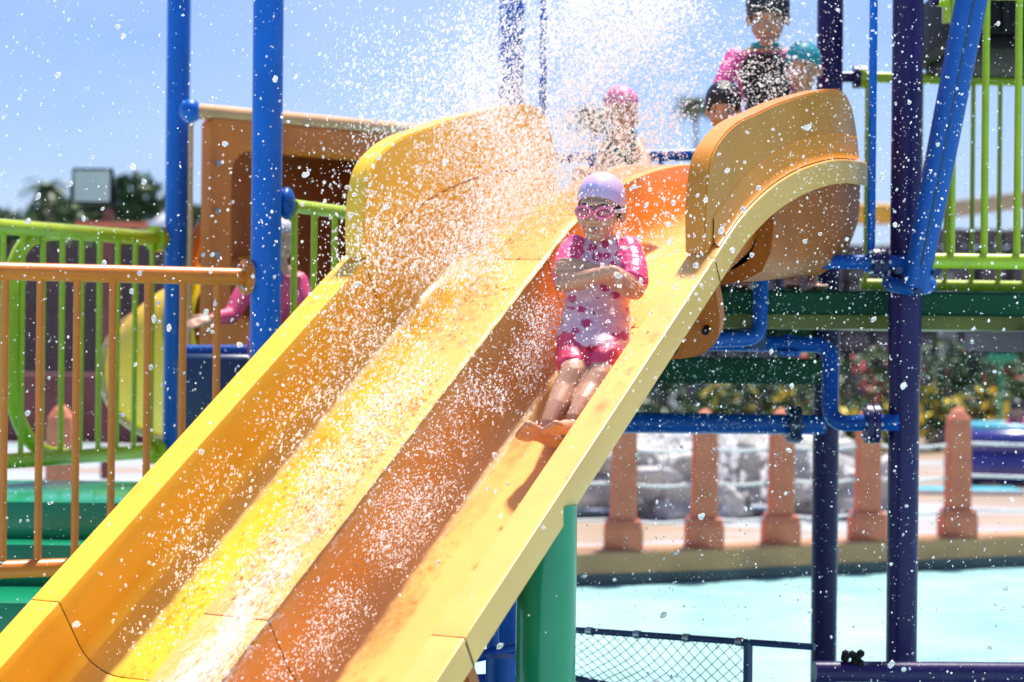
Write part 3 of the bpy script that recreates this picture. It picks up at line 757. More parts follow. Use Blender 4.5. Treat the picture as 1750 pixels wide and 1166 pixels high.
# ------------------------------------------------------------------ bollards, ropes
def bollard_mesh():
    bm = bmesh.new()
    def ring(z, w): return [bm.verts.new((sx*w, sy*w, z)) for sx, sy in ((-1, -1), (1, -1), (1, 1), (-1, 1))]
    def ringb(z, w, c):
        return [bm.verts.new(p) for p in ((-w+c, -w, z), (w-c, -w, z), (w, -w+c, z), (w, w-c, z), (w-c, w, z), (-w+c, w, z), (-w, w-c, z), (-w, -w+c, z))]
    rs = [ringb(0, .118, .012), ringb(.13, .118, .012), ringb(.175, .105, .012), ringb(.19, .082, .02), ringb(.72, .078, .02), ringb(.79, .072, .02), ringb(.84, .045, .015), ringb(.872, .012, .004)]
    for a, b in zip(rs, rs[1:]):
        for i in range(8): bm.faces.new((a[i], a[(i+1) % 8], b[(i+1) % 8], b[i]))
    bm.faces.new(rs[0][::-1]); bm.faces.new(rs[-1])
    me = bpy.data.meshes.new('bollard'); bm.to_mesh(me); bm.free(); me.materials.append(M['terracotta']); return me
BM = bollard_mesh(); BP = []
specs = [(1065, 938, 'terracotta bollard nearest the slide on the pool kerb'), (1203, 931, 'terracotta bollard second from the slide, under the lowest blue pipe'),
         (1334, 924, 'terracotta bollard just left of the rear purple post'), (1482, 920, 'terracotta bollard between the two purple posts'),
         (1636, 919, 'terracotta bollard right of the front purple post'), (102, None, 'terracotta bollard seen through the lime railing'), (-40, None, 'x'), (1800, None, 'x'), (800, None, 'x'), (520, None, 'x')]
for px, py, lab in specs[:6]:
    Y = 13.2
    for _ in range(12):
        x = (px-875)/FPX*Y; Y = edge_y(x)+.17
    x = at(px, 583+ (TZ-CAMZ)*-1/Y*FPX, Y).x
    o = link('bollard', BM); o.location = (x, Y, TZ+.012); prop(o, lab, 'bollard', 'terracotta bollards along the pool kerb'); BP.append((x, Y))
BP.sort()
xs_ = [p[0] for p in BP]
for i, (z, lab) in enumerate(((.63, 'upper white rope strung between the bollards'), (.41, 'middle white rope strung between the bollards'), (.18, 'lowest white rope strung between the bollards'))):
    P0 = [(-6, edge_y(-6)+.17)]+BP+[(5.5, edge_y(5.5)+.17)]
    pts = []
    for (xa, ya), (xb, yb) in zip(P0, P0[1:]):
        for k in range(6):
            u = k/6; pts.append(Vector((xa+(xb-xa)*u, ya+(yb-ya)*u, TZ+.012+z-.03*4*u*(1-u))))
    bm = bmesh.new(); bm_tube(bm, pts, .010, 8); o = link('rope', bm, M['white_rope'], None, 60); prop(o, lab, 'rope', 'white ropes between the bollards')

# ------------------------------------------------------------------ net fence and beams in the pool
a, b = at(985, 1077, 7.5), at(1392, 1106, 7.0)
t = thing('net_fence', 'netting stretched under a navy pipe above the pool water', 'net fence', (a.x, a.y, -.4))
bm = bmesh.new(); bm_tube(bm, [a+(a-b)*.25, b], .0115, 12); wlink('top_pipe', bm, M['navy_pipe'], t, 60)
pv = a+(b-a)*.735
bm = bmesh.new(); bm_cyl(bm, pv, Vector((pv.x, pv.y, -.45)), .016, seg=12); wlink('upright', bm, M['navy_pipe'], t, 40)
a2, b2 = at(985, 1160, 7.5), pv+Vector((0, 0, -.24))
bm = bmesh.new(); bm_tube(bm, [a2+(a2-b2)*.3, b2], .012, 10); wlink('lower_pipe', bm, M['navy_pipe'], t, 60)
for u in (.06, .27, .48, .70):
    bm = bmesh.new(); p = a+(b-a)*u; bm_cyl(bm, p-(b-a).normalized()*.012, p+(b-a).normalized()*.012, .015, seg=12); wlink('tie', bm, M['steel'], t, 40)
bm = bmesh.new(); N = 15
def netp(u, v):
    top = a+(pv-a)*u; bot = a2+(b2-a2)*u
    p = top.lerp(bot, v); p.y += .02*math.sin(u*9)*math.sin(v*3); p.z -= .02*math.sin(u*math.pi)*math.sin(v*math.pi); return p
for k in range(-6, N+1):
    for sgn in (1, -1):
        pts = []
        for j in range(9):
            v = j/8; u = (k+ (v*6 if sgn > 0 else (6-v*6)))/N
            if -.02 <= u <= 1.0: pts.append(netp(u, v))
        if len(pts) > 1: bm_tube(bm, pts, .0014, 5)
wlink('net', bm, M['net'], t)['kind'] = 'stuff'
a, b = at(1392, 1148, 7.2), at(1800, 1150, 7.3)
t = thing('purple_beam', 'dark purple beam with a rough bolt low over the water at bottom right', 'beam', (a.x, a.y, a.z))
bm = bmesh.new(); bm_tube(bm, [a, b], .036, 18); wlink('pipe', bm, M['purple'], t, 50)
bm = bmesh.new()
for k in range(9): bm_ell(bm, at(1464+random.uniform(-22, 22), 1120+random.uniform(-4, 14), 7.2), (.016, .016, .016), sub=1)
wlink('clamp', bm, M['black'], t, 60)
# blue pump crate under the slide
c = at(770, 1150, 6.6)
t = thing('pump_frame', 'blue pipe frame in the shade under the slide beside the green post', 'frame', (c.x, c.y, -.4))
for (p0, p1, r) in (((690, 1150, 6.6), (880, 1108, 6.7), .018), ((690, 1175, 6.5), (890, 1165, 6.6), .03), ((842, 1040, 6.7), (842, 1200, 6.7), .02)):
    bm = bmesh.new(); bm_tube(bm, [at(*p0), at(*p1)], r, 12); wlink('pipe', bm, M['blue_dark'], t, 50)

# ------------------------------------------------------------------ artificial rocks and cascades beyond the terrace
def rock(label, c, d, seed):
    bm = bmesh.new(); bmesh.ops.create_icosphere(bm, subdivisions=4, radius=1)
    for v in bm.verts:
        p = v.co.copy(); q = Vector([math.copysign(abs(x)**.85, x) for x in p])
        nz = mnoise.fractal(p*2.4+Vector((seed, seed*2, 0)), 1, 2, 5); q *= 1+.42*nz
        v.co = Vector((q.x*d[0], q.y*d[1], max(q.z, -.6)*d[2]))
    o = link('rock', bm, M['rock'], None, 180); o.location = c; prop(o, label, 'rock', 'pale artificial rocks across the terrace')
    return o
rock('low pale rock mass behind the bollard nearest the slide', (.75, 15.9, TZ+.25), (.8, .5, .30), 1.3)
rock('broad pale rock mass with cascading water behind the terrace bollards', (1.75, 16.2, TZ+.30), (1.0, .5, .34), 4.1)
rock('pale rock mass left of the rear purple post', (2.5, 16.0, TZ+.2), (.5, .4, .28), 7.7)
rock('brown streaked rock at the foot of the cascade', (1.35, 15.65, TZ+.10), (.4, .28, .2), 9.2)

def blobs(name, P_, rad, m, label=None, cat=None, stretch=None, parent=None, sub=1, kind='stuff'):
    """many small drops as one mesh"""
    if sub == 0:
        tv = np.array([(1, 0, 0), (-1, 0, 0), (0, 1, 0), (0, -1, 0), (0, 0, 1), (0, 0, -1)], float)*1.15
        tf = np.array([(0, 2, 4), (2, 1, 4), (1, 3, 4), (3, 0, 4), (2, 0, 5), (1, 2, 5), (3, 1, 5), (0, 3, 5)])
    else:
        bm = bmesh.new(); bmesh.ops.create_icosphere(bm, subdivisions=sub, radius=1)
        tv = np.array([v.co[:] for v in bm.verts]); tf = np.array([[v.index for v in f.verts] for f in bm.faces]); bm.free()
    P_ = np.asarray(P_, float); n = len(P_); rad = np.broadcast_to(np.asarray(rad, float), (n,))
    V = tv[None]*rad[:, None, None]
    if stretch is not None:
        dirs, k = stretch     # dirs (n,3) unit, k (n,)
        al = (V*dirs[:, None, :]).sum(-1, keepdims=True)
        V = V+al*dirs[:, None, :]*(k[:, None, None]-1)
    V = V*(1+.22*rng.standard_normal((n, len(tv), 1))*.6)
    V = (V+P_[:, None, :]).reshape(-1, 3)
    Fc = (tf[None]+np.arange(n)[:, None, None]*len(tv)).reshape(-1)
    me = bpy.data.meshes.new(name); me.vertices.add(len(V)); me.vertices.foreach_set('co', V.astype(np.float32).ravel())
    nf = n*len(tf); me.loops.add(nf*3); me.loops.foreach_set('vertex_index', Fc.astype(np.int32))
    me.polygons.add(nf); me.polygons.foreach_set('loop_start', np.arange(0, nf*3, 3, dtype=np.int32)); 
    me.update(calc_edges=True); me.polygons.foreach_set('use_smooth', np.ones(nf, bool)); me.materials.append(m)
    o = bpy.data.objects.new(name, me); COL.objects.link(o)
    if parent: o.parent = parent
    return prop(o, label, cat, None, kind)
# water running down the rocks
P0 = np.concatenate([np.stack([cx+rng.normal(0, .05, 110), rng.uniform(15.35, 15.75, 110), TZ+.04+rng.power(1.1, 110)*hh], 1) for cx, hh in ((.85, .5), (1.15, .6), (1.5, .62), (1.62, .62), (1.95, .62), (2.3, .45))])
blobs('cascade', P0, rng.uniform(.006, .022, len(P0)), M['foam'], 'white water tumbling over the pale rocks', 'cascade', (np.tile([[0, 0, 1.]], (len(P0), 1)), rng.uniform(1, 3, len(P0))))

# ------------------------------------------------------------------ background vegetation and walls
def leaves(bm, pts, size, flat=.3):
    for p in pts:
        s = size*random.uniform(.6, 1.3); q = Vector((random.gauss(0, 1), random.gauss(0, 1), random.gauss(0, 1)+.4)).normalized().to_track_quat('Z', 'Y')
        a0 = random.uniform(0, 6.28); ca, sa = math.cos(a0), math.sin(a0)
        vs = [bm.verts.new(p+q@Vector((x*ca-y*sa, x*sa+y*ca, z))) for x, y, z in ((-s, 0, 0), (0, -s*.38, s*.12), (s, 0, -s*.1), (0, s*.38, s*.12))]
        bm.faces.new(vs)
def crown_pts(n, blobs_):
    out_ = []
    for _ in range(n):
        c, r = random.choice(blobs_); d = Vector((random.gauss(0, 1), random.gauss(0, 1), random.gauss(0, 1))).normalized()*r*random.uniform(.55, 1.05)
        out_.append(Vector(c)+Vector((d.x, d.y, d.z*.85)))
    return out_
def tree(label, base, h, r, m, n=1500, size=.16, seed=0, group='trees behind the play structure'):
    random.seed(seed); t = thing('leafy_tree', label, 'tree', base, group)
    bm = bmesh.new(); bm_tube(bm, [Vector((0, 0, -.2)), Vector((.05, 0, h*.35)), Vector((0, .05, h*.7))], [.12, .09, .04], 8)
    for k in range(5):
        an = k*1.3; bm_tube(bm, [Vector((0, 0, h*.35)), Vector((math.cos(an)*r*.5, math.sin(an)*r*.5, h*.65))], [.05, .02], 6)
    link('trunk', bm, M['bark'], t, 60)
    bl = [(((k % 4-1.5)*r*.42+random.uniform(-.2, .2)*r, random.uniform(-1, 1)*r*.5, h-r*.42-(k//4)*r*.62+random.uniform(-.22, .10)*r-abs(k % 4-1.5)*r*.22), r*random.uniform(.34, .50)) for k in range(16)]
    bm = bmesh.new(); leaves(bm, crown_pts(n, bl), size); link('crown', bm, m, t)
def palm(label, base, h, r, nf=18, seed=0):
    random.seed(seed); t = thing('palm_tree', label, 'palm tree', base, 'palm trees in the distance')
    bm = bmesh.new(); bm_tube(bm, [Vector((0, 0, -.5)), Vector((r*.08, 0, h*.5)), Vector((0, 0, h))], [r*.10, r*.07, r*.055], 8); link('trunk', bm, M['bark'], t, 60)
    for k in range(nf):
        an = k*2.399; el = random.uniform(-.3, 1.1); bm = bmesh.new(); prev = None
        for j in range(8):
            u = j/7; rr_ = r*u; z = h+rr_*math.sin(el)-r*.75*u*u
            c = Vector((math.cos(an)*rr_*math.cos(el*.6), math.sin(an)*rr_*math.cos(el*.6), z)); sd_ = Vector((-math.sin(an), math.cos(an), 0))*r*.20*math.sin(min(1, u*1.1+.12)*math.pi)
            cur = (bm.verts.new(c-sd_-Vector((0, 0, r*.06*u))), bm.verts.new(c), bm.verts.new(c+sd_-Vector((0, 0, r*.06*u))))
            if prev: bm.faces.new((prev[0], prev[1], cur[1], cur[0])); bm.faces.new((prev[1], prev[2], cur[2], cur[1]))
            prev = cur
        link('frond', bm, M['leaf_palm'], t, 60)
def gx(px, Y): return (px-875)/FPX*Y
for (px, top, Y, r, m, lab, sd_) in ((20, 352, 44, 1.0, 'leaf_dark', 'leftmost dark bushy tree at the frame edge', 1), (95, 315, 46, 1.05, 'leaf_dark', 'dark tree just left of the floodlight', 2), (222, 296, 45, .95, 'leaf_dark', 'tall dark tree just right of the floodlight', 3), (160, 352, 42, 1.0, 'leaf_mid', 'mid green tree below the floodlight', 4), (268, 372, 48, .8, 'leaf_dark', 'low dark tree beside the far blue post', 5)):
    h = CAMZ+(583-top)/FPX*Y-TZ; tree(lab, (gx(px, Y), Y, TZ), h, r*1.6, M[m], 5200, .17, sd_)
for (px, cy, rpx, Y, lab, sd_) in ((1185, 172, 34, 90, 'palm tree in the sky right of the girl in the pink cap', 1), (1008, 196, 40, 95, 'palm tree hidden by spray left of the girl in the pink cap', 2)):
    palm(lab, (gx(px, Y), Y, TZ), CAMZ+(583-cy)/FPX*Y-TZ, rpx/FPX*Y*1.35, 34, sd_)
for (px, top, Y, r, lab, sd_) in ((80, 300, 41, .8, 'spiky palm top left of the floodlight', 7),):
    palm(lab, (gx(px, Y), Y, TZ), CAMZ+(583-top-25)/FPX*Y-TZ, .6, 18, sd_)

# dark plank fence at the left
t = thing('plank_fence', 'dark brown plank fence behind the lime railing', 'fence', (gx(150, 30), 30, TZ))
pl = None; zt = CAMZ+(583-428)/FPX*30; zb = CAMZ+(583-690)/FPX*30
for i in range(26):
    x = gx(-30, 30)+i*.125
    if pl is None:
        bm = bmesh.new(); bm_box(bm, Vector((0, 0, (zt-zb)/2)), (.112, .03, zt-zb)); o = link('plank', bm, M['plank'], t); pl = o.data
    else: o = link('plank', pl, None, t)
    o.location = (x-gx(150, 30)+random.uniform(-.004, .004), random.uniform(-.012, .012), zb-TZ+random.uniform(-.04, .03))
for z in (zb+.2, zt-.2):
    bm = bmesh.new(); bm_box(bm, Vector((0, .05, z-TZ)), (3.4, .05, .09)); link('rail', bm, M['plank'], t)
for x in (-1.6, -.5, .6, 1.6):
    bm = bmesh.new(); bm_box(bm, Vector((x, .06, (zt-TZ)/2)), (.1, .08, zt-TZ)); link('post', bm, M['plank'], t)
o = link('garden_wall', (lambda b_: (bm_box(b_, Vector((0, 0, .42)), (5.5, .3, .84), bev=.03), b_)[1])(bmesh.new()), M['wall_red'], None, 40)
o.location = (gx(150, 26), 26, TZ); prop(o, 'low red brown wall below the dark plank fence', 'wall')

# floodlight
c = at(157, 318, 18)
t = thing('floodlight', 'square floodlight on a pole in front of the dark trees', 'floodlight', (c.x, c.y, TZ))
w_, h_ = .175, .155
bm = bmesh.new(); bm_box(bm, c+Vector((0, .05, 0)), (w_*2, .08, h_*2), bev=.012); wlink('housing', bm, M['black'], t, 40)
bm = bmesh.new(); bm_box(bm, c+Vector((0, .004, 0)), (w_*2-.045, .012, h_*2-.045)); wlink('lens', bm, M['lamp_glass'], t)
bm = bmesh.new(); bm_tube(bm, [c+Vector((-w_-.01, .05, 0)), c+Vector((-w_-.01, .05, -h_-.05)), c+Vector((w_+.01, .05, -h_-.05)), c+Vector((w_+.01, .05, 0))], .014, 8); wlink('bracket', bm, M['black'], t)
bm = bmesh.new(); bm_cyl(bm, Vector((c.x+.13, c.y+.06, TZ)), Vector((c.x+.13, c.y+.06, c.z-h_-.04)), .045, seg=14); wlink('pole', bm, M['wall_red'], t, 40)
bm = bmesh.new(); bm_box(bm, at(190, 384, 18), (.62, .06, .05)); wlink('cross_arm', bm, M['terracotta'], t)
o = link('tent_roof', (lambda b_: (bm_ell(b_, Vector((0, 0, 0)), (1.0, 1.0, .8)), b_)[1])(bmesh.new()), mat('white_canvas', (.62, .64, .68), .6), None, 60)
o.location = at(287, 400, 40); o.scale = (.35, .35, .5); prop(o, 'pale domed tent roof beside the far blue post', 'tent')

# dark boundary wall at the right, stone by stone
t = thing('stone_wall', 'dark stone boundary wall far behind the right railing', 'wall', (7, 36, TZ))
protos = []
for k in range(6):
    random.seed(k+40); bm = bmesh.new(); bm_box(bm, Vector((0, 0, 0)), (random.uniform(.42, .62), .3, .285), bev=.04)
    for v in bm.verts: v.co += Vector((random.uniform(-.02, .02), random.uniform(-.05, .03), random.uniform(-.015, .015)))
    me = bpy.data.meshes.new('stone'); bm.to_mesh(me); bm.free(); me.materials.append(M['stone_dark']); protos.append(me)
random.seed(3); bmj = bmesh.new()
cnt = 0
for row in range(11):
    z = .15+row*.3; x = 1.2+random.uniform(0, .3)
    while x < 10.2:
        zt_lim = 3.0 if x < 7.0 else 3.35
        if z < zt_lim:
            if row >= 1 and cnt < 285:
                o = link('stone', protos[random.randrange(6)], None, t); o.location = (x-7, random.uniform(-.06, .03), z); cnt += 1
            else: bm_box(bmj, Vector((x-7, 0, z)), (.5, .3, .285))
        x += .56
o = link('stone_base', bmj, M['stone_dark'], t); o['kind'] = 'stuff'
bm = bmesh.new(); bm_box(bm, Vector((-1.2, .25, 1.5)), (9.4, .3, 2.9)); link('wall_core', bm, M['stone_dark'], t)
a, b = at(1612, 360, 35.5), at(1900, 322, 35.5)
bm = bmesh.new(); bm_box(bm, (a+b)/2, ((b-a).length, .8, .26), rot=Matrix.Rotation(-math.atan2(b.z-a.z, b.x-a.x), 3, 'Y'), bev=.03); wlink('coping', bm, M['beige'], t, 40)
o = link('amber_awning', (lambda b_: (bm_box(b_, Vector((0, 0, 0)), (.75, .6, .32), bev=.08), b_)[1])(bmesh.new()), M['amber'], None, 40)
o.location = at(1492, 366, 35); prop(o, 'amber awning above the dark stone wall, left of the front purple post', 'awning')

# flowering shrubs below the deck
def shrub(label, px, Y, w, h, flower, seed, nfl=140):
    random.seed(seed); t = thing('flowering_shrub', label, 'shrub', (gx(px, Y), Y, TZ), 'flowering shrubs beyond the terrace')
    bl = [((random.uniform(-w, w), random.uniform(-.4, .4), random.uniform(.15, .85)*h), h*random.uniform(.22, .36)) for _ in range(12)]
    bm = bmesh.new(); leaves(bm, crown_pts(900, bl), .10); link('foliage', bm, M['leaf_mid'] if seed % 2 else M['leaf_dark'], t)
    bm = bmesh.new()
    for k in range(6): bm_tube(bm, [Vector((random.uniform(-w, w)*.4, 0, -.05)), Vector((random.uniform(-w, w), random.uniform(-.3, .3), h*.7))], [.03, .012], 6)
    link('stems', bm, M['bark'], t)['kind'] = 'stuff'
    bm = bmesh.new()
    fp = crown_pts(nfl, bl)
    leaves(bm, [p+Vector((0, -.12, .03)) for p in fp if p.y < .2], .085); link('flowers', bm, M[flower], t)['kind'] = 'stuff'
shrub('red flowering shrub left of the front purple post', 1468, 27, .75, 1.25, 'petal_red', 1, 200)
shrub('yellow flowering shrub right of the front purple post', 1600, 26, .7, .85, 'petal_yellow', 2, 260)
shrub('white flowering shrub between the purple posts', 1440, 25, .5, .7, 'petal_yellow', 3)
shrub('tall dark leafy shrub under the right end of the deck', 1690, 28, .8, 1.35, 'petal_red', 4, 30)
shrub('red flecked shrub at the right frame edge', 1750, 27, .5, 1.0, 'petal_red', 5, 40)
shrub('yellow flecked shrub behind the low rocks', 1290, 28, .6, .85, 'petal_yellow', 6, 120)
shrub('dark shrub behind the lowest blue pipe', 1130, 28, .8, .8, 'petal_white', 8, 20)
palm_t = thing('tree_trunk', 'grey bare tree trunk among the flowering shrubs', 'tree trunk', (gx(1618, 29), 29, TZ))
bm = bmesh.new(); bm_tube(bm, [Vector((0, 0, 0)), Vector((.02, 0, .8)), Vector((-.03, 0, 2.3))], [.16, .13, .11], 12); link('trunk', bm, mat('grey_bark', (.30, .29, .30), .8, .3, 5, .4, 15), palm_t, 60)
c = at(1712, 612, 24); o = link('green_sign', (lambda b_: (bm_box(b_, Vector((0, 0, 0)), (.34, .04, .1), bev=.01), bm_cyl(b_, Vector((0, .03, -.05)), Vector((0, .03, -1.15)), .02, seg=8), b_)[2])(bmesh.new()), M['green'], None, 40); o.location = c
prop(o, 'small green sign board among the shrubs at the right', 'sign')
# inflatable boat and its rider
c = at(1730, 778, 20)
t = thing('inflatable_ring', 'purple inflatable ring with a teal top on the far terrace', 'inflatable', (c.x, c.y, TZ))
for (z, rr_, m, nm) in ((.17, .16, 'purple_vinyl', 'lower_tube'), (.40, .13, 'purple_vinyl', 'upper_tube'), (.53, .045, 'teal_vinyl', 'rim')):
    bm = bmesh.new(); rp_ = .42
    bm_tube(bm, [Vector((math.cos(k*math.pi/16)*rp_*1.15, math.sin(k*math.pi/16)*rp_, z)) for k in range(33)], rr_, 14, caps=False); link(nm, bm, M[m], t, 60)
# foam mat on terrace
t = thing('pool_mat', 'pale blue mat lying on the far wet terrace', 'mat', (gx(1600, 18.6), 18.6, TZ+.006))
bm = bmesh.new(); bm_box(bm, Vector((0, 0, .02)), (1.5, .5, .04), bev=.015); link('pad', bm, M['teal_vinyl'], t, 40)
bm = bmesh.new(); bm_box(bm, Vector((0, -.253, .02)), (1.48, .008, .03)); link('edge_band', bm, M['white_rope'], t)

# ------------------------------------------------------------------ people
def organic(name, parts, m, vox, parent=None, it=4, label=None):
    """one continuous surface grown from tapered chains, lofts and ellipsoids"""
    bm = bmesh.new()
    for p in parts:
        if p[0] == 't':
            ch = p[1]
            for (a, ra), (b, rb) in zip(ch, ch[1:]): bm_cyl(bm, a, b, ra, rb, seg=14)
            for a, ra in ch: bm_ell(bm, a, (ra, ra, ra), sub=2)
        elif p[0] == 'e': bm_ell(bm, p[1], p[2], p[3] if len(p) > 3 else None, sub=3)
        elif p[0] == 'l':
            prev = None; rings = []
            for c, rx, ry, *q in p[1]:
                rt = q[0] if q else Matrix.Identity(3)
                rings.append([bm.verts.new(c+rt@Vector((rx*math.cos(a), ry*math.sin(a), 0))) for a in [2*math.pi*i/28 for i in range(28)]])
            for r0, r1 in zip(rings, rings[1:]):
                for i in range(28): bm.faces.new((r0[i], r0[(i+1) % 28], r1[(i+1) % 28], r1[i]))
            bm.faces.new(rings[0][::-1]); bm.faces.new(rings[-1])
    bmesh.ops.recalc_face_normals(bm, faces=bm.faces)
    me = bpy.data.meshes.new('tmp'); bm.to_mesh(me); bm.free()
    o = bpy.data.objects.new('tmp', me); COL.objects.link(o)
    r = o.modifiers.new('r', 'REMESH'); r.mode = 'VOXEL'; r.voxel_size = vox
    if it: sm_ = o.modifiers.new('s', 'SMOOTH'); sm_.iterations = it; sm_.factor = .5
    dg = bpy.context.evaluated_depsgraph_get(); ev = o.evaluated_get(dg)
    nm = bpy.data.meshes.new_from_object(ev); nm.name = name
    bpy.data.objects.remove(o); bpy.data.meshes.remove(me)
    nm.materials.clear()
    for x in (m if isinstance(m, list) else [m]): nm.materials.append(x)
    nm.polygons.foreach_set('use_smooth', [True]*len(nm.polygons))
    ob = bpy.data.objects.new(name, nm); COL.objects.link(ob)
    if parent is not None:
        ob.parent = parent; ob.matrix_parent_inverse = Matrix.LocRotScale(parent.location, parent.rotation_euler, parent.scale).inverted()
    if label: ob['label'] = label
    return ob

def head_parts(c, rot, s=1.0):
    q = lambda x, y, z: c+rot@(Vector((x, y, z))*s)
    e = lambda x, y, z, a, b, d: ('e', q(x, y, z), (a*s, b*s, d*s), rot)
    P_ = [e(0, .012, .030, .068, .083, .075), e(0, -.018, -.028, .057, .062, .070), e(0, -.046, -.080, .030, .028, .022), e(0, -.015, -.065, .046, .045, .035)]
    for sx in (-1, 1):
        P_ += [e(sx*.031, -.056, -.035, .024, .022, .024), e(sx*.069, .014, -.016, .010, .020, .030), e(sx*.010, -.083, -.037, .009, .009, .007)]
    P_ += [e(0, -.068, .020, .044, .016, .011), ('t', [(q(0, -.075, -.002), .008*s), (q(0, -.088, -.033), .011*s)]),
           e(0, -.076, -.0595, .020, .010, .0055), e(0, -.074, -.068, .016, .010, .0055)]
    return P_
def face_bits(c, rot, s, root, eyes=True):
    q = lambda x, y, z: c+rot@(Vector((x, y, z))*s)
    if eyes:
        for sx in (-1, 1):
            bm = bmesh.new(); bm_ell(bm, q(sx*.029, -.068, -.004), (.014*s, .010*s, .006*s), rot, 2); o = wlink('eye', bm, M['petal_white'], root, 180)
            bm = bmesh.new(); bm_ell(bm, q(sx*.029, -.0755, -.004), (.006*s, .004*s, .0055*s), rot, 2); link('iris', bm, M['hair'], o, 180)
            bm = bmesh.new(); bm_ell(bm, q(sx*.030, -.076, .017), (.019*s, .006*s, .0028*s), rot, 2); wlink('eyebrow', bm, M['hair'], root, 180)
    bm = bmesh.new(); bm_ell(bm, q(0, -.0835, -.0605), (.0165*s, .004*s, .0030*s), rot, 2); bm_ell(bm, q(0, -.0815, -.0675), (.0135*s, .004*s, .0034*s), rot, 2); wlink('lips', bm, M['mouth'], root, 180)
def cap(c, rot, s, root, m, front=.040, slope=.5, name='swim_cap', grow=.005, drop=0, sub=4):
    """dome over the cranium cut by a slanted plane"""
    bm = bmesh.new(); bm_ell(bm, Vector((0, .012, .030)), (.068+grow, .083+grow, .075+grow), None, sub)
    n = Vector((0, slope, 1)).normalized(); p0 = Vector((0, -.08, front))
    bmesh.ops.bisect_plane(bm, geom=bm.verts[:]+bm.edges[:]+bm.faces[:], plane_co=p0, plane_no=n, clear_inner=True)
    for v in bm.verts: v.co = c+rot@(v.co*s)
    o = wlink(name, bm, m, root, 180); md = o.modifiers.new('shell', 'SOLIDIFY'); md.thickness = .004; md.offset = -1; return o
def hand(wrist, d, n, s, thumb, spread=.16, curl=.35):
    """palm, four unequal fingers and a thumb from the side of the palm. d: direction, n: back of the hand"""
    d = d.normalized(); n = (n-d*n.dot(d)).normalized(); w = d.cross(n).normalized()
    P_ = []; rt = Matrix((w, d, n)).transposed()
    P_.append(('e', wrist+d*.032*s, (.029*s, .036*s, .013*s), rt)); P_.append(('e', wrist+d*.048*s, (.028*s, .020*s, .012*s), rt))
    for k, (off, ln) in enumerate(((-.022, .050), (-.0075, .058), (.0075, .054), (.021, .042))):
        b = wrist+d*.058*s+w*off*s; dd = (d+w*off*spread*50*.16).normalized()
        k1 = b+dd*ln*.45*s; d2 = (dd-n*curl).normalized(); k2 = k1+d2*ln*.32*s; d3 = (dd-n*curl*2).normalized(); k3 = k2+d3*ln*.26*s
        P_.append(('t', [(b, .0072*s), (k1, .0066*s), (k2, .0060*s), (k3, .0050*s)]))
    tb = wrist+d*.018*s+w*thumb*.022*s; t1 = tb+(d*.7+w*thumb*.75-n*.2).normalized()*.028*s; t2 = t1+(d+w*thumb*.25-n*.2).normalized()*.024*s
    P_.append(('t', [(tb, .011*s), (t1, .0082*s), (t2, .0062*s)]))
    return P_
def foot(heel, ball, up, s, toes=1):
    d = (ball-heel).normalized(); up = (up-d*up.dot(d)).normalized(); w = d.cross(up).normalized()
    P_ = [('t', [(heel, .024*s), (heel.lerp(ball, .5)+up*.006*s, .021*s), (ball, .018*s)]), ('e', ball, (.032*s, .028*s, .016*s), Matrix((w, d, up)).transposed())]
    for k, (off, r, ln) in enumerate(((-.024, .0115, .030), (-.008, .0085, .030), (.005, .008, .027), (.016, .0075, .022), (.026, .007, .016))):
        b = ball+w*off*s*toes+d*.016*s; P_.append(('t', [(b, r*s), (b+d*ln*.8*s+up*.004*s, r*s*.95)]))
    return P_
def unpx(p):
    x, z = p.x/p.y*FPX, (p.z-CAMZ)/p.y*FPX; c, s = math.cos(ROLL), math.sin(ROLL)
    return 875+x*c+z*s, 583-(-x*s+z*c)

# --- the child coming down the slide
base = at(1010, 610, 6.55)
kid = thing('person', 'child in lilac cap and pink goggles sliding down with folded arms', 'person', base)
hr = Matrix.Rotation(R(-17), 3, 'Z') @ Matrix.Rotation(R(7), 3, 'X') @ Matrix.Rotation(R(3), 3, 'Y')
hc = at(1026, 356, 6.58); HS = 1.03
SR, ER, WR = at(975, 424, 6.62), at(964, 484, 6.49), at(1048, 464, 6.375)
SL, EL, WL = at(1080, 426, 6.62), at(1086, 497, 6.48), at(1012, 460, 6.455)
tor = lambda g=0: [(at(1014, 588, 6.50), .090+g, .070+g), (at(1016, 560, 6.53), .096+g, .072+g), (at(1021, 520, 6.57), .090+g, .066+g), (at(1026, 470, 6.61), .097+g, .068+g), (at(1028, 440, 6.63), .098+g, .066+g), (at(1029, 420, 6.645), .085+g, .056+g), (at(1030, 408, 6.65), .050+g, .046+g), (at(1030, 402, 6.65), .034+g, .036+g)]
hipR, kneeR, ankR = at(985, 582, 6.50), at(981, 640, 6.31), at(938, 724, 6.19)
hipL, kneeL, ankL = at(1042, 584, 6.50), at(1026, 646, 6.29), at(982, 714, 6.17)
def mid(a, b, u, off=(0, 0, 0)): return a.lerp(b, u)+Vector(off)
parts = head_parts(hc, hr, HS)
parts += [('t', [(at(1030, 415, 6.65), .036), (hc+Vector((0, .015, -.07)), .034)]), ('l', tor())]
parts += [('t', [(SR, .036), (mid(SR, ER, .5), .034), (ER, .030), (mid(ER, WR, .3, (0, 0, -.004)), .031), (WR, .0205)]), ('t', [(SL, .036), (mid(SL, EL, .5), .034), (EL, .030), (mid(EL, WL, .3), .031), (WL, .0205)])]
parts += hand(WR, at(1092, 492, 6.43)-WR, Vector((.25, -.8, .6)), 1.05, 1, curl=.32)
parts += hand(WL, at(955, 454, 6.475)-WL, Vector((-.15, -1, .35)), 1.05, -1, spread=.08, curl=.2)
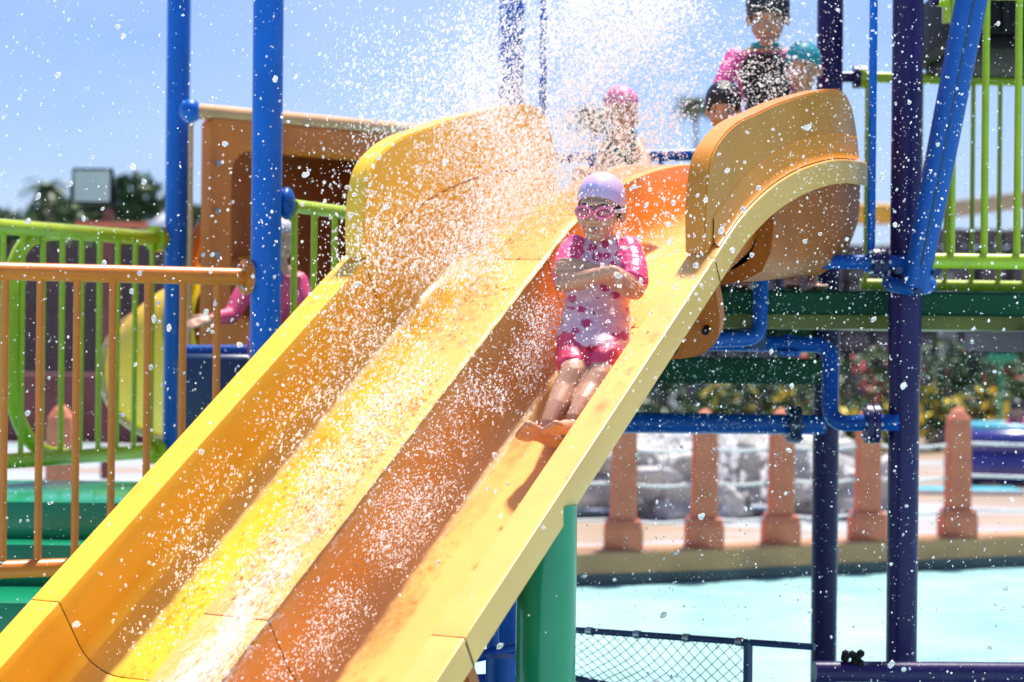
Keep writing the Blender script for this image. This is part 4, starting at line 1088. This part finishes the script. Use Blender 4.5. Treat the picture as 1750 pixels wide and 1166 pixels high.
for hp, kn, an in ((hipR, kneeR, ankR), (hipL, kneeL, ankL)):
    parts.append(('t', [(hp, .058), (mid(hp, kn, .5), .053), (kn, .043), (mid(kn, an, .30, (0, .012, -.006)), .045), (mid(kn, an, .65), .036), (an, .026)]))
parts += foot(at(946, 752, 6.185), at(908, 741, 6.105), Vector((.1, .95, .55)), 1.12, 1)
parts += foot(at(986, 734, 6.165), at(951, 733, 6.07), Vector((-.1, .55, .85)), 1.08, 1)
parts += [('t', [(ankR, .026), (at(945, 748, 6.19), .026)]), ('t', [(ankL, .026), (at(985, 732, 6.17), .026)])]
body = organic('body', parts, [M['skin'], M['skin_pink']], .0032, kid, 6)
me = body.data
feet = [at(915, 742, 6.14), at(950, 740, 6.1)]
for p in me.polygons:
    c = p.center
    if (c-feet[0]).length < .055 and p.normal.y < -.25: p.material_index = 1
    elif (c-feet[1]).length < .045 and p.normal.y < -.45: p.material_index = 1
face_bits(hc, hr, HS, kid, eyes=True)
cap(hc, hr, HS, kid, M['cap_lilac'], .042, .52, sub=5)
bm = bmesh.new(); bm_ell(bm, Vector((0, .02, .0)), (.070, .080, .062), None, 4)
bmesh.ops.bisect_plane(bm, geom=bm.verts[:]+bm.edges[:]+bm.faces[:], plane_co=Vector((0, -.035, 0)), plane_no=Vector((0, 1, .25)).normalized(), clear_inner=True)
for v in bm.verts: v.co = hc+hr@(v.co*HS)
wlink('hair', bm, M['hair'], kid, 180)
# goggles
q = lambda x, y, z: hc+hr@(Vector((x, y, z))*HS)
gg = None
bm = bmesh.new()
for sx in (-1, 1):
    ring = []
    for k in range(25):
        a = k*2*math.pi/24; x = sx*.031+.0255*math.cos(a); ring.append(q(x, -.0885+.020*abs(x/.058)**2.2+.004*abs(math.sin(a)), -.008+.0165*math.sin(a)+.002*sx*math.cos(a)*sx))
    bm_tube(bm, ring, .0062, 10, caps=False)
bm_tube(bm, [q(-.008, -.092, -.006), q(0, -.0955, -.004), q(.008, -.092, -.006)], .0042, 8)
gg = wlink('goggles', bm, M['goggle'], kid, 180)
for sx in (-1, 1):
    bm = bmesh.new(); bm_ell(bm, q(sx*.031, -.0815+.006, -.008), (.024*HS, .0135*HS, .0155*HS), hr, 3); link('lens', bm, M['lens'], gg, 180)
bm = bmesh.new(); ring = []
for k in range(29):
    a = R(-58)+R(296)*k/28-R(0); a = R(-62)+R(304)*k/28
    ring.append(q(.0755*math.cos(a), .006+.086*math.sin(a)*(1 if math.sin(a) > 0 else .93), -.004+.018*max(0, math.sin(a))))
prev = None
for p in ring:
    up_ = hr@Vector((0, 0, .0065)); cur = (bm.verts.new(p-up_), bm.verts.new(p+up_))
    if prev: bm.faces.new((prev[0], prev[1], cur[1], cur[0]))
    prev = cur
o = link('strap', bm, M['strap'], gg, 180); md = o.modifiers.new('t', 'SOLIDIFY'); md.thickness = .003; md.offset = 0
# small blue printed mark on the cap
bm = bmesh.new()
for (x, z, w_, h_) in ((-.030, .070, .006, .007), (-.022, .073, .004, .009), (-.014, .0735, .006, .006), (-.006, .075, .004, .008), (.002, .074, .006, .005), (-.020, .064, .012, .002)):
    fr = []
    for dx, dz in ((-1, -1), (1, -1), (1, 1), (-1, 1)):
        xx, zz = x+dx*w_*.5, z+dz*h_*.5; yy = -math.sqrt(max(0, 1-(xx/.073)**2-((zz-.03)/.080)**2))*.088+.012-.0015
        fr.append(bm.verts.new(q(xx, yy, zz)))
    bm.faces.new(fr)
wlink('cap_print', bm, mat('cap_print_ink', (.22, .35, .75), .4), kid)
# shirt
sh = [('l', [(at(1015, 594, 6.485), .119, .136), (at(1015, 580, 6.49), .117, .128)]+[(c, a+.012+(.006 if i_ == 0 else 0), b+.012+(.030 if i_ == 0 else 0)) for i_, (c, a, b) in enumerate(tor()[1:6])]+[(at(1030, 407, 6.65), .056, .050), (at(1030, 403, 6.65), .045, .044)])]
sh += [('t', [(SR+Vector((.012, 0, .002)), .042), (mid(SR, ER, .5), .046), (mid(SR, ER, .80), .044)]), ('t', [(SL+Vector((-.012, 0, .002)), .042), (mid(SL, EL, .5), .046), (mid(SL, EL, .76), .045)])]
shirt = organic('rash_shirt', sh, M['shirt'], .0042, kid, 3)
me = shirt.data
for v in me.vertices:      # cloth folds
    p = v.co; nz = mnoise.fractal(Vector((p.x*16, p.y*10, p.z*34)), 1, 2, 3); v.co = p+v.normal*nz*.0045
at_ = me.attributes.new('panel', 'FLOAT', 'POINT')
LX = [(395, 1006), (425, 996), (455, 986), (478, 972), (500, 940), (600, 930)]; RX = [(395, 1046), (425, 1056), (455, 1062), (478, 1062), (505, 1074), (540, 1082), (600, 1100)]
def itp(T, y):
    for (y0, x0), (y1, x1) in zip(T, T[1:]):
        if y0 <= y <= y1: return x0+(x1-x0)*(y-y0)/(y1-y0)
    return T[-1][1]
vals = []
for v in me.vertices:
    px, py = unpx(v.co); l, r = itp(LX, py), itp(RX, py); e = min(px-l, r-px); vals.append(max(0, min(1, e/3+.5))*(1 if v.co.y < at(0, 0, 6.66).y else 0))
at_.data.foreach_set('value', vals)
st = [('l', [(at(1014, 590, 6.49), .098, .078), (at(1016, 560, 6.53), .102, .079), (at(1019, 545, 6.55), .098, .074)])]
for hp, kn in ((hipR, kneeR), (hipL, kneeL)): st.append(('t', [(hp, .064), (mid(hp, kn, .5), .060), (mid(hp, kn, .78), .055)]))
shorts = organic('shorts', st, M['shorts'], .0042, kid, 3)
for v in shorts.data.vertices:
    p = v.co; v.co = p+v.normal*.0035*mnoise.fractal(Vector((p.x*14, p.y*14, p.z*40)), 1, 2, 3)

# --- the others waiting at the top and behind the near post
def figure(label, head, hs, yaw, pitch, chain, arms, legs, clothes, hairkind, capm=None, sleeve=None, hipw=.08, shw=.12, vox=.006, strapm=None, roll=0):
    root = thing('person', label, 'person', chain[0])
    rot = Matrix.Rotation(R(yaw), 3, 'Z') @ Matrix.Rotation(R(pitch), 3, 'X') @ Matrix.Rotation(R(roll), 3, 'Y')
    P_ = head_parts(head, rot, hs)
    pel, chest, neck = chain
    ring = lambda g: [(pel-Vector((0, 0, .05)), hipw+g, .065+g), (pel, hipw+.008+g, .075+g), (mid(pel, chest, .5), hipw-.004+g, .062+g), (chest, shw*.82+g, .068+g), (mid(chest, neck, .6), shw*.72+g, .052+g), (neck, .038+g, .038+g)]
    P_ += [('l', ring(0)), ('t', [(neck-Vector((0, 0, .02)), .035), (head+rot@Vector((0, .015, -.06*hs)), .033)])]
    for ch, hd in arms:
        P_.append(('t', [(ch[0], .034), (mid(ch[0], ch[1], .5), .032), (ch[1], .027), (mid(ch[1], ch[2], .35), .027), (ch[2], .019)]))
        P_ += hand(ch[2], hd, Vector((0, -.7, .7)), 1.05, 1)
    for ch, ft in legs:
        P_.append(('t', [(ch[0], .060), (ch[1], .042), (mid(ch[1], ch[2], .3), .042), (ch[2], .025)])); P_ += foot(ch[2]-Vector((0, -.02, .03)), ch[2]+ft, Vector((0, 0, 1)), 1)
    organic('body', P_, M['skin'], vox, root, 3)
    face_bits(head, rot, hs, root)
    if hairkind:
        cap(head, rot, hs, root, M['hair'], .034, .75, 'hair', .010)
    if capm: cap(head, rot, hs, root, M[capm], .036, .5)
    if clothes:
        g = [('l', ring(.010)[:5])]
        if sleeve:
            for ch, hd in arms: g.append(('t', [(ch[0], .042), (mid(ch[0], ch[1], .5), .042), (ch[1], .036)]+([(mid(ch[1], ch[2], .85), .028)] if sleeve == 'long' else [])))
            organic('rash_shirt', g, M[clothes], vox, root, 3)
        else: organic('swimsuit', [('l', ring(.008)[:4])], M[clothes], vox, root, 3)
    if strapm:
        for sx in (-1, 1):
            bm = bmesh.new(); c0 = chest+Vector((sx*shw*.45, -.070, .0)); bm_tube(bm, [c0, chest+Vector((sx*shw*.50, -.066, .06)), mid(chest, neck, .75)+Vector((sx*shw*.5, -.02, .03)), chest+Vector((sx*shw*.45, .066, 0))], .013, 8); wlink('shoulder_strap', bm, M[strapm], root, 180)
    return root
# girl in a pink cap crouching left
Y = 8.75; z = lambda px, py, y=Y: at(px, py, y)
figure('girl in a pink cap and teal swimsuit crouching at the slide top', z(1062, 190), .98, 25, 5, [z(1058, 318, 8.85), z(1060, 255, 8.8), z(1061, 229, 8.8)],
       [([z(1038, 250, 8.8), z(1024, 290, 8.72), z(1036, 320, 8.6)], Vector((.5, -.6, -.6))), ([z(1088, 248, 8.8), z(1104, 285, 8.7), z(1084, 290, 8.42)], Vector((-.6, -.6, -.1)))],
       [([z(1040, 330, 8.85), z(995, 300, 8.5), z(1000, 372, 8.6)], Vector((0, -.12, -.02))), ([z(1076, 330, 8.85), z(1090, 330, 8.45), z(1080, 380, 8.7)], Vector((.02, -.12, -.02)))],
       'teal_lycra', False, 'cap_pink', None, .075, .105, strapm='teal_lycra')
# tall girl in pink and black leaning over the slide
Y = 8.7
TG = [z(1322, 235, 9.0), z(1302, 116, 8.78), z(1309, 74, 8.70)]
tg = figure('tallest person at the top, dark hair, pink sleeves, black vest front', z(1312, 26, 8.60), 1.16, -10, 22, TG,
       [([z(1256, 98, 8.75), z(1226, 165, 8.66), z(1248, 240, 8.5)], Vector((.3, -.5, -.8))), ([z(1346, 98, 8.8), z(1374, 165, 8.85), z(1350, 240, 8.7)], Vector((-.2, -.5, -.8)))],
       [([z(1300, 250, 9.05), z(1292, 350, 8.85), z(1294, 478, 9.1)], Vector((0, -.13, -.03))), ([z(1342, 250, 9.05), z(1344, 350, 8.85), z(1346, 478, 9.1)], Vector((0, -.13, -.03)))],
       'hotpink', True, None, 'long', .095, .15)
pel, ch, nk = TG
organic('vest_front', [('l', [(pel-Vector((0, .02, .02)), .100, .088), (mid(pel, ch, .5)-Vector((0, .022, 0)), .098, .076), (ch-Vector((0, .022, 0)), .108, .074), (mid(ch, nk, .5)-Vector((0, .018, 0)), .084, .060)])], M['black_lycra'], .006, tg, 3)
bm = bmesh.new(); bm_tube(bm, [nk+Vector((.050*math.cos(k*math.pi/10), .045*math.sin(k*math.pi/10), -.012)) for k in range(21)], .014, 10, caps=False); wlink('collar', bm, M['teal_lycra'], tg, 180)
# boy in a teal cap
figure('child in a striped teal swim cap standing behind the orange side panel', z(1372, 116, 8.45), .98, -20, 8, [z(1372, 255, 8.55), z(1370, 190, 8.5), z(1372, 160, 8.5)],
       [([z(1347, 185, 8.5), z(1338, 225, 8.45), z(1350, 262, 8.4)], Vector((.2, -.7, -.3))), ([z(1396, 185, 8.5), z(1406, 225, 8.45), z(1398, 265, 8.4)], Vector((0, -.7, -.3)))],
       [([z(1360, 275, 8.55), z(1358, 375, 8.5), z(1358, 478, 8.55)], Vector((-.02, -.11, -.03))), ([z(1384, 275, 8.55), z(1386, 375, 8.5), z(1388, 480, 8.6)], Vector((.01, -.11, -.03)))],
       'multi', False, 'cap_teal', 'short', .075, .105)
# child with dark hair
figure('child with short dark hair peering over the slide in front of the tallest person', z(1236, 184, 8.3), .92, -12, 16, [z(1246, 330, 8.5), z(1243, 262, 8.4), z(1241, 230, 8.36)],
       [([z(1218, 258, 8.4), z(1208, 300, 8.35), z(1225, 330, 8.25)], Vector((.3, -.7, -.2))), ([z(1268, 258, 8.4), z(1280, 300, 8.4), z(1262, 330, 8.3)], Vector((-.3, -.7, -.2)))],
       [([z(1232, 345, 8.5), z(1228, 420, 8.35), z(1232, 478, 8.55)], Vector((0, -.11, -.03))), ([z(1260, 345, 8.5), z(1262, 420, 8.35), z(1262, 478, 8.55)], Vector((0, -.11, -.03)))],
       'multi', True, None, 'short', .075, .105)
# child by the tunnel, mostly behind the near blue post
figure('child in a grey cap and pink printed top half hidden behind the near blue post', z(480, 408, 8.9), .82, 35, 5, [z(462, 590, 9.0), z(472, 500, 8.95), z(478, 452, 8.92)],
       [([z(428, 480, 8.95), z(395, 540, 8.85), z(362, 545, 8.75)], Vector((-.7, -.4, -.2))), ([z(510, 480, 8.95), z(524, 540, 8.9), z(500, 580, 8.8)], Vector((-.3, -.5, -.4)))],
       [([z(448, 610, 9.0), z(440, 720, 8.9), z(445, 820, 9.0)], Vector((-.03, -.11, -.03))), ([z(478, 610, 9.0), z(484, 720, 8.9), z(482, 820, 9.0)], Vector((.02, -.11, -.03)))],
       'multi', False, 'cap_grey', 'long', .085, .125)
# a bather far off on the inflatable
figure('distant bather in magenta leaning on the purple inflatable', z(1738, 700, 20), .9, 0, 10, [z(1740, 752, 20.1), z(1739, 728, 20.05), z(1738, 716, 20.0)],
       [([z(1729, 720, 20), z(1722, 738, 19.9), z(1722, 752, 19.8)], Vector((0, -.5, -.5))), ([z(1748, 720, 20), z(1756, 738, 19.9), z(1756, 752, 19.8)], Vector((0, -.5, -.5)))],
       [], 'magenta', True, None, 'long', .10, .15, vox=.012)

# ------------------------------------------------------------------ flying water
V3 = lambda v: np.array(v, float)
UPV = (sp(-.3, 1.0)-sp(-.3, .9)).normalized()
# the slide line sampled once, for fast placement of many drops
TG_ = np.linspace(-2.5, 3.0, 551); ZG_ = np.array([prof_z(float(t)) for t in TG_]); SG_ = np.gradient(ZG_, TG_)
def spn(s, t, n=0., up=0.):
    s, t = np.asarray(s, float), np.asarray(t, float); z = np.interp(t, TG_, ZG_); th = np.arctan(np.interp(t, TG_, SG_))
    a = t-np.sin(th)*n
    return np.stack([G0.x+Wv.x*s+Hv.x*a, G0.y+Wv.y*s+Hv.y*a, G0.z+z+np.cos(th)*n+up], 1)
def floor_h(s):
    h_ = np.zeros_like(s)
    for a, b in ((-1.268, -.79), (-.578, -.10)):
        e = np.minimum(s-a, b-s); k = (s > a) & (s < b)
        h_ = np.where(k, -.30*np.minimum(1, np.sqrt(np.clip(e, 0, .1)/.1)), h_)
    return h_
def rads(n, a, b, p=2.2): return a+(b-a)*rng.random(n)**p
def dirs(n, d, jit):
    v = np.tile(V3(d), (n, 1))+jit*rng.standard_normal((n, 3)); return v/np.linalg.norm(v, axis=1, keepdims=True)
# smooth random clumping, a sum of random plane waves
KW = rng.standard_normal((26, 3))*np.array([9, 5, 9]); PH = rng.uniform(0, 6.28, 26)
def clump(P_, k=1.0): return np.sin(P_@(KW*k).T+PH).sum(1)/math.sqrt(13)
def thin(P_, lo=-.6, k=1.0):
    c = clump(P_, k); return P_[rng.random(len(P_)) < np.clip((c-lo)*.55, .03, 1)]
def gauss(n, c, sx, sy, sz): return V3(c)+rng.standard_normal((n, 3))*np.array([sx, sy, sz])
fine, coarse = [], []          # (points, direction, jitter, max stretch, rmin, rmax, power)
# spray boiling in the left lane, thickest against the side panel
n = 60000; t = .05+2.75*rng.power(1.5, n); s = rng.uniform(-1.25, -.62, n)
P1 = thin(spn(s, t, 0, floor_h(s)*.8+np.abs(rng.normal(size=n))*(.07+.17*np.clip(t-.8, 0, 3))), -1.1)
k = rng.random(len(P1)) < .24
fine.append((P1[~k], (.45, .3, .9), .35, 2.6, .0009, .0032, 2.0)); coarse.append((P1[k], (.45, .3, .9), .5, 1.9, .0015, .0052, 2.4))
# plume thrown up over the panel and across the top
for (px, py, Y, sx, sz, n, dr) in ((860, 190, 7.5, .13, .14, 7600, (.5, .3, 1)), (920, 110, 7.6, .13, .17, 8200, (.6, .3, 1)), (1000, 40, 7.7, .18, .12, 7600, (.7, .2, .8)), (1090, 20, 7.7, .20, .12, 7200, (.9, .2, .5)), (940, 180, 7.6, .11, .17, 3600, (.6, .2, .8)), (1180, 60, 7.8, .18, .16, 3800, (1, .2, .1)), (780, 225, 7.4, .15, .12, 5600, (.3, .2, 1)), (740, 110, 7.4, .22, .14, 2400, (.2, .1, 1)), (1290, 120, 7.8, .12, .18, 3000, (.8, 0, -.6)), (700, 170, 7.4, .18, .16, 1400, (-.3, 0, 1)), (640, 430, 6.9, .14, .12, 2600, (-.2, 0, 1))):
    P2 = thin(gauss(int(n*1.5), at(px, py, Y), sx, .3, sz), -.7, 1.3); k = rng.random(len(P2)) < .20
    fine.append((P2[~k], dr, .25, 3.2, .0009, .0028, 2.0)); coarse.append((P2[k], dr, .4, 2.0, .0015, .0056, 2.4))
# fine spray dancing on the orange wall of the divider
n = 26000; s = rng.uniform(-.60, -.42, n); t = rng.uniform(-.4, 1.8, n)
P3 = thin(spn(s, t, -.02-.20*rng.random(n), .01+.045*np.abs(rng.normal(size=n))), -.9, 1.6); k = rng.random(len(P3)) < .10
fine.append((P3[~k], tuple(-UPV), .30, 3.4, .0008, .0024, 2.0)); coarse.append((P3[k], tuple(-UPV), .5, 2, .0013, .0042, 2.2))
# loose drops in the air all round
n = 21000; P4 = np.stack([rng.uniform(-2.3, 2.4, n), rng.uniform(4.9, 8.6, n), rng.uniform(.1, 3.1, n)], 1)
fine.append((P4[:10500], (.3, 0, 1), .6, 2.2, .0006, .0026, 2.6)); coarse.append((P4[15500:], (.3, 0, 1), .6, 1.7, .001, .0036, 3.2))
for (px, py, Y, sx, sz, n) in ((1020, 480, 6.2, .17, .25, 900), (1010, 370, 6.3, .10, .10, 260), (1120, 400, 6.3, .12, .14, 900), (1350, 300, 7.0, .22, .2, 1100), (1250, 620, 7.4, .25, .25, 1500), (1300, 680, 8.4, .3, .12, 800), (1600, 640, 8.3, .25, .12, 1100), (1500, 300, 6.9, .25, .35, 1300), (1550, 850, 7.0, .3, .35, 700), (1150, 850, 6.6, .2, .25, 600), (930, 640, 6.1, .2, .2, 900)):
    q_ = gauss(n, at(px, py, Y), sx, .22, sz); m_ = int(n*.62)
    fine.append((q_[:m_], (.2, 0, 1), .5, 2.4, .0006, .0022, 2.4)); coarse.append((q_[m_:], (.2, 0, 1), .5, 1.7, .001, .0040, 2.6))
def merge(L_, name, m, label, sub):
    P_ = np.concatenate([q[0] for q in L_]); r_ = np.concatenate([rads(len(q[0]), q[4], q[5], q[6]) for q in L_])
    d_ = np.concatenate([dirs(len(q[0]), q[1], q[2]) for q in L_]); k_ = np.concatenate([1+(q[3]-1)*rng.random(len(q[0]))**1.6 for q in L_])
    ok = (P_[:, 1] > 4.6) & (P_[:, 2] > .05)
    blobs(name, P_[ok], r_[ok], m, label, 'spray', (d_[ok], k_[ok]), sub=sub)
merge(fine, 'water_mist', M['mist'], 'fine white veil of mist thrown up over the slide', 0)
merge(coarse, 'water_spray', M['spray'], 'white drops of spray bursting over the slide and through the air', 1)
# larger clear drops
n = 560; P5 = np.stack([rng.uniform(-1.9, 2.0, n), rng.uniform(5.2, 6.9, n), rng.uniform(.3, 2.6, n)], 1)
q_ = np.concatenate([gauss(60, at(1130, 400, 6.0), .12, .1, .12), gauss(90, at(640, 350, 6.9), .12, .15, .14), gauss(60, at(420, 560, 7.2), .2, .2, .25)])
P5 = np.concatenate([P5, q_]); n = len(P5)
blobs('water_drops', P5, rads(n, .0026, .0085, 2.8), M['drop'], 'larger clear drops of water hanging in the air in front of the slide', 'drops', (dirs(n, (.5, 0, .6), .6), rng.uniform(1, 1.7, n)), sub=2)

# ------------------------------------------------------------------ sheets of running water with streaks of foam
def film_material():
    m = bpy.data.materials.new('running_water_film'); m.use_nodes = True
    n, l = m.node_tree.nodes, m.node_tree.links; n.clear()
    o = n.new('ShaderNodeOutputMaterial'); uv = n.new('ShaderNodeUVMap'); uv.uv_map = 'st'
    at_ = n.new('ShaderNodeAttribute'); at_.attribute_name = 'foam'
    def nz(sx, sy, det, rough, off):
        mp_ = n.new('ShaderNodeMapping'); mp_.inputs['Scale'].default_value = (sx, sy, 1); mp_.inputs['Location'].default_value = (off, off*1.7, 0)
        l.new(uv.outputs[0], mp_.inputs[0]); t_ = n.new('ShaderNodeTexNoise'); t_.inputs['Scale'].default_value = 1; t_.inputs['Detail'].default_value = det; t_.inputs['Roughness'].default_value = rough; t_.inputs['Distortion'].default_value = .6
        l.new(mp_.outputs[0], t_.inputs['Vector']); return t_.outputs[0]
    def math_(op, a, b):
        k = n.new('ShaderNodeMath'); k.operation = op
        for i, v in enumerate((a, b)):
            if isinstance(v, (int, float)): k.inputs[i].default_value = v
            else: l.new(v, k.inputs[i])
        return k.outputs[0]
    a = math_('ADD', math_('MULTIPLY', nz(26, 9, 8, .72, 3), .55), math_('MULTIPLY', nz(150, 48, 3, .6, 7), .45))
    a = math_('MULTIPLY', math_('SUBTRACT', a, math_('SUBTRACT', .74, math_('MULTIPLY', at_.outputs['Fac'], .44))), 4.5)
    c = n.new('ShaderNodeClamp'); l.new(a, c.inputs[0]); alpha = math_('MULTIPLY', c.outputs[0], .93)
    d = n.new('ShaderNodeBsdfDiffuse'); d.inputs[0].default_value = (.93, .93, .93, 1)
    t = n.new('ShaderNodeBsdfTranslucent'); t.inputs[0].default_value = (.93, .93, .93, 1)
    w_ = n.new('ShaderNodeMixShader'); w_.inputs[0].default_value = .25; l.new(d.outputs[0], w_.inputs[1]); l.new(t.outputs[0], w_.inputs[2])
    tr = n.new('ShaderNodeBsdfTransparent'); tr.inputs[0].default_value = (.995, .995, .995, 1); gl = n.new('ShaderNodeBsdfGlossy'); gl.inputs['Roughness'].default_value = .22
    fr = n.new('ShaderNodeFresnel'); fr.inputs[0].default_value = 1.15
    bp = n.new('ShaderNodeBump'); bp.inputs['Strength'].default_value = .35; bp.inputs['Distance'].default_value = .004; l.new(nz(60, 14, 4, .6, 1), bp.inputs['Height'])
    l.new(bp.outputs[0], gl.inputs['Normal']); l.new(bp.outputs[0], d.inputs['Normal'])
    clr = n.new('ShaderNodeMixShader'); l.new(fr.outputs[0], clr.inputs[0]); l.new(tr.outputs[0], clr.inputs[1]); l.new(gl.outputs[0], clr.inputs[2])
    fin = n.new('ShaderNodeMixShader'); l.new(alpha, fin.inputs[0]); l.new(clr.outputs[0], fin.inputs[1]); l.new(w_.outputs[0], fin.inputs[2])
    l.new(fin.outputs[0], o.inputs[0]); return m
FILM = film_material()
def film(prof, t0, t1, foam, label, nt=110):
    S_ = np.array([p[0] for p in prof]); N_ = np.array([p[1] for p in prof]); ts = np.linspace(t0, t1, nt)
    arc = np.concatenate([[0], np.cumsum(np.hypot(np.diff(S_), np.diff(N_)))])
    rows = []; fo = []; uvs = []
    for t in ts:
        wob = .0007*np.sin(S_*90+t*37)+.0006*np.sin(S_*47-t*61+1)
        P_ = spn(S_, np.full(len(S_), t), N_+wob); rows.append([tuple(p) for p in P_]); fo += [float(foam(a, s, t)) for a, s in zip(arc, S_)]; uvs += [(a, t) for a in arc]
    me = grid_mesh('water_sheet', rows); 
    if me.polygons[0].normal.z < 0: me.flip_normals()
    u = me.uv_layers.new(name='st'); li = np.empty(len(me.loops), np.int32); me.loops.foreach_get('vertex_index', li)
    u.data.foreach_set('uv', np.array(uvs)[li].astype(np.float32).ravel())
    f_ = me.attributes.new('foam', 'FLOAT', 'POINT'); f_.data.foreach_set('value', np.array(fo, np.float32))
    o = link('water_sheet', me, FILM, None, 180); prop(o, label, 'running water', None, 'stuff'); return o
top = [(s, .0085-.0035*(s+.786)/.2) for s in np.linspace(-.782, -.585, 16)]
wall = [(-.570+.002*i, -.012-.012*i) for i in range(13)]
fl = [(-.535, -.178), (-.520, -.205), (-.500, -.225), (-.475, -.238)]+[(s, -.245) for s in np.linspace(-.45, -.21, 8)]
def foam_o(a, s, t):
    low = max(0., min(1., (1.35-t)/1.7))
    if a < .215: return .10+.80*low*math.exp(-((a-.120+.03*(t))/.10)**2)+.12*low
    if a < .42: return .34+.30*low*math.exp(-((a-.215)/.05))-.10*max(0, t-.9)
    return max(0, .16-.6*(a-.42))
film(top+wall+fl, -.6, 2.2, foam_o, 'clear sheet of water with foam streaks running over the divider into the orange lane')
fy = [(-1.262, -.03), (-1.260, -.08), (-1.258, -.13), (-1.250, -.165), (-1.232, -.195), (-1.208, -.225), (-1.18, -.240)]+[(s, -.246) for s in np.linspace(-1.15, -.86, 9)]
film(fy, -.6, 2.3, lambda a, s, t: .12+.30*max(0, min(1, (t-.2)/1.4))+.14*math.exp(-((a-.24)/.06)**2), 'clear sheet of water with foam streaks running down the yellow lane')
# flecks of froth standing up from the foam
n = 60000; s = rng.uniform(-.79, -.56, n); t = rng.uniform(-.5, 1.3, n); w_ = np.clip((1.2-t)/1.4, 0, 1)
P6 = spn(np.minimum(s, -.572), t, .006+.014*np.abs(rng.normal(size=n))*w_)
k = rng.random(n) < w_**1.4*np.exp(-((s+.665)/.08)**2)*np.clip(.10+.55*clump(P6, 2.2), 0, 1)*.40
P6 = P6[k]; n = len(P6)
blobs('white_water', P6, rads(n, .0006, .0030, 2.6), M['mist'], 'frothy white flecks tumbling over the divider between the two lanes', 'foam', (dirs(n, UPV, .45), rng.uniform(1, 2.6, n)))
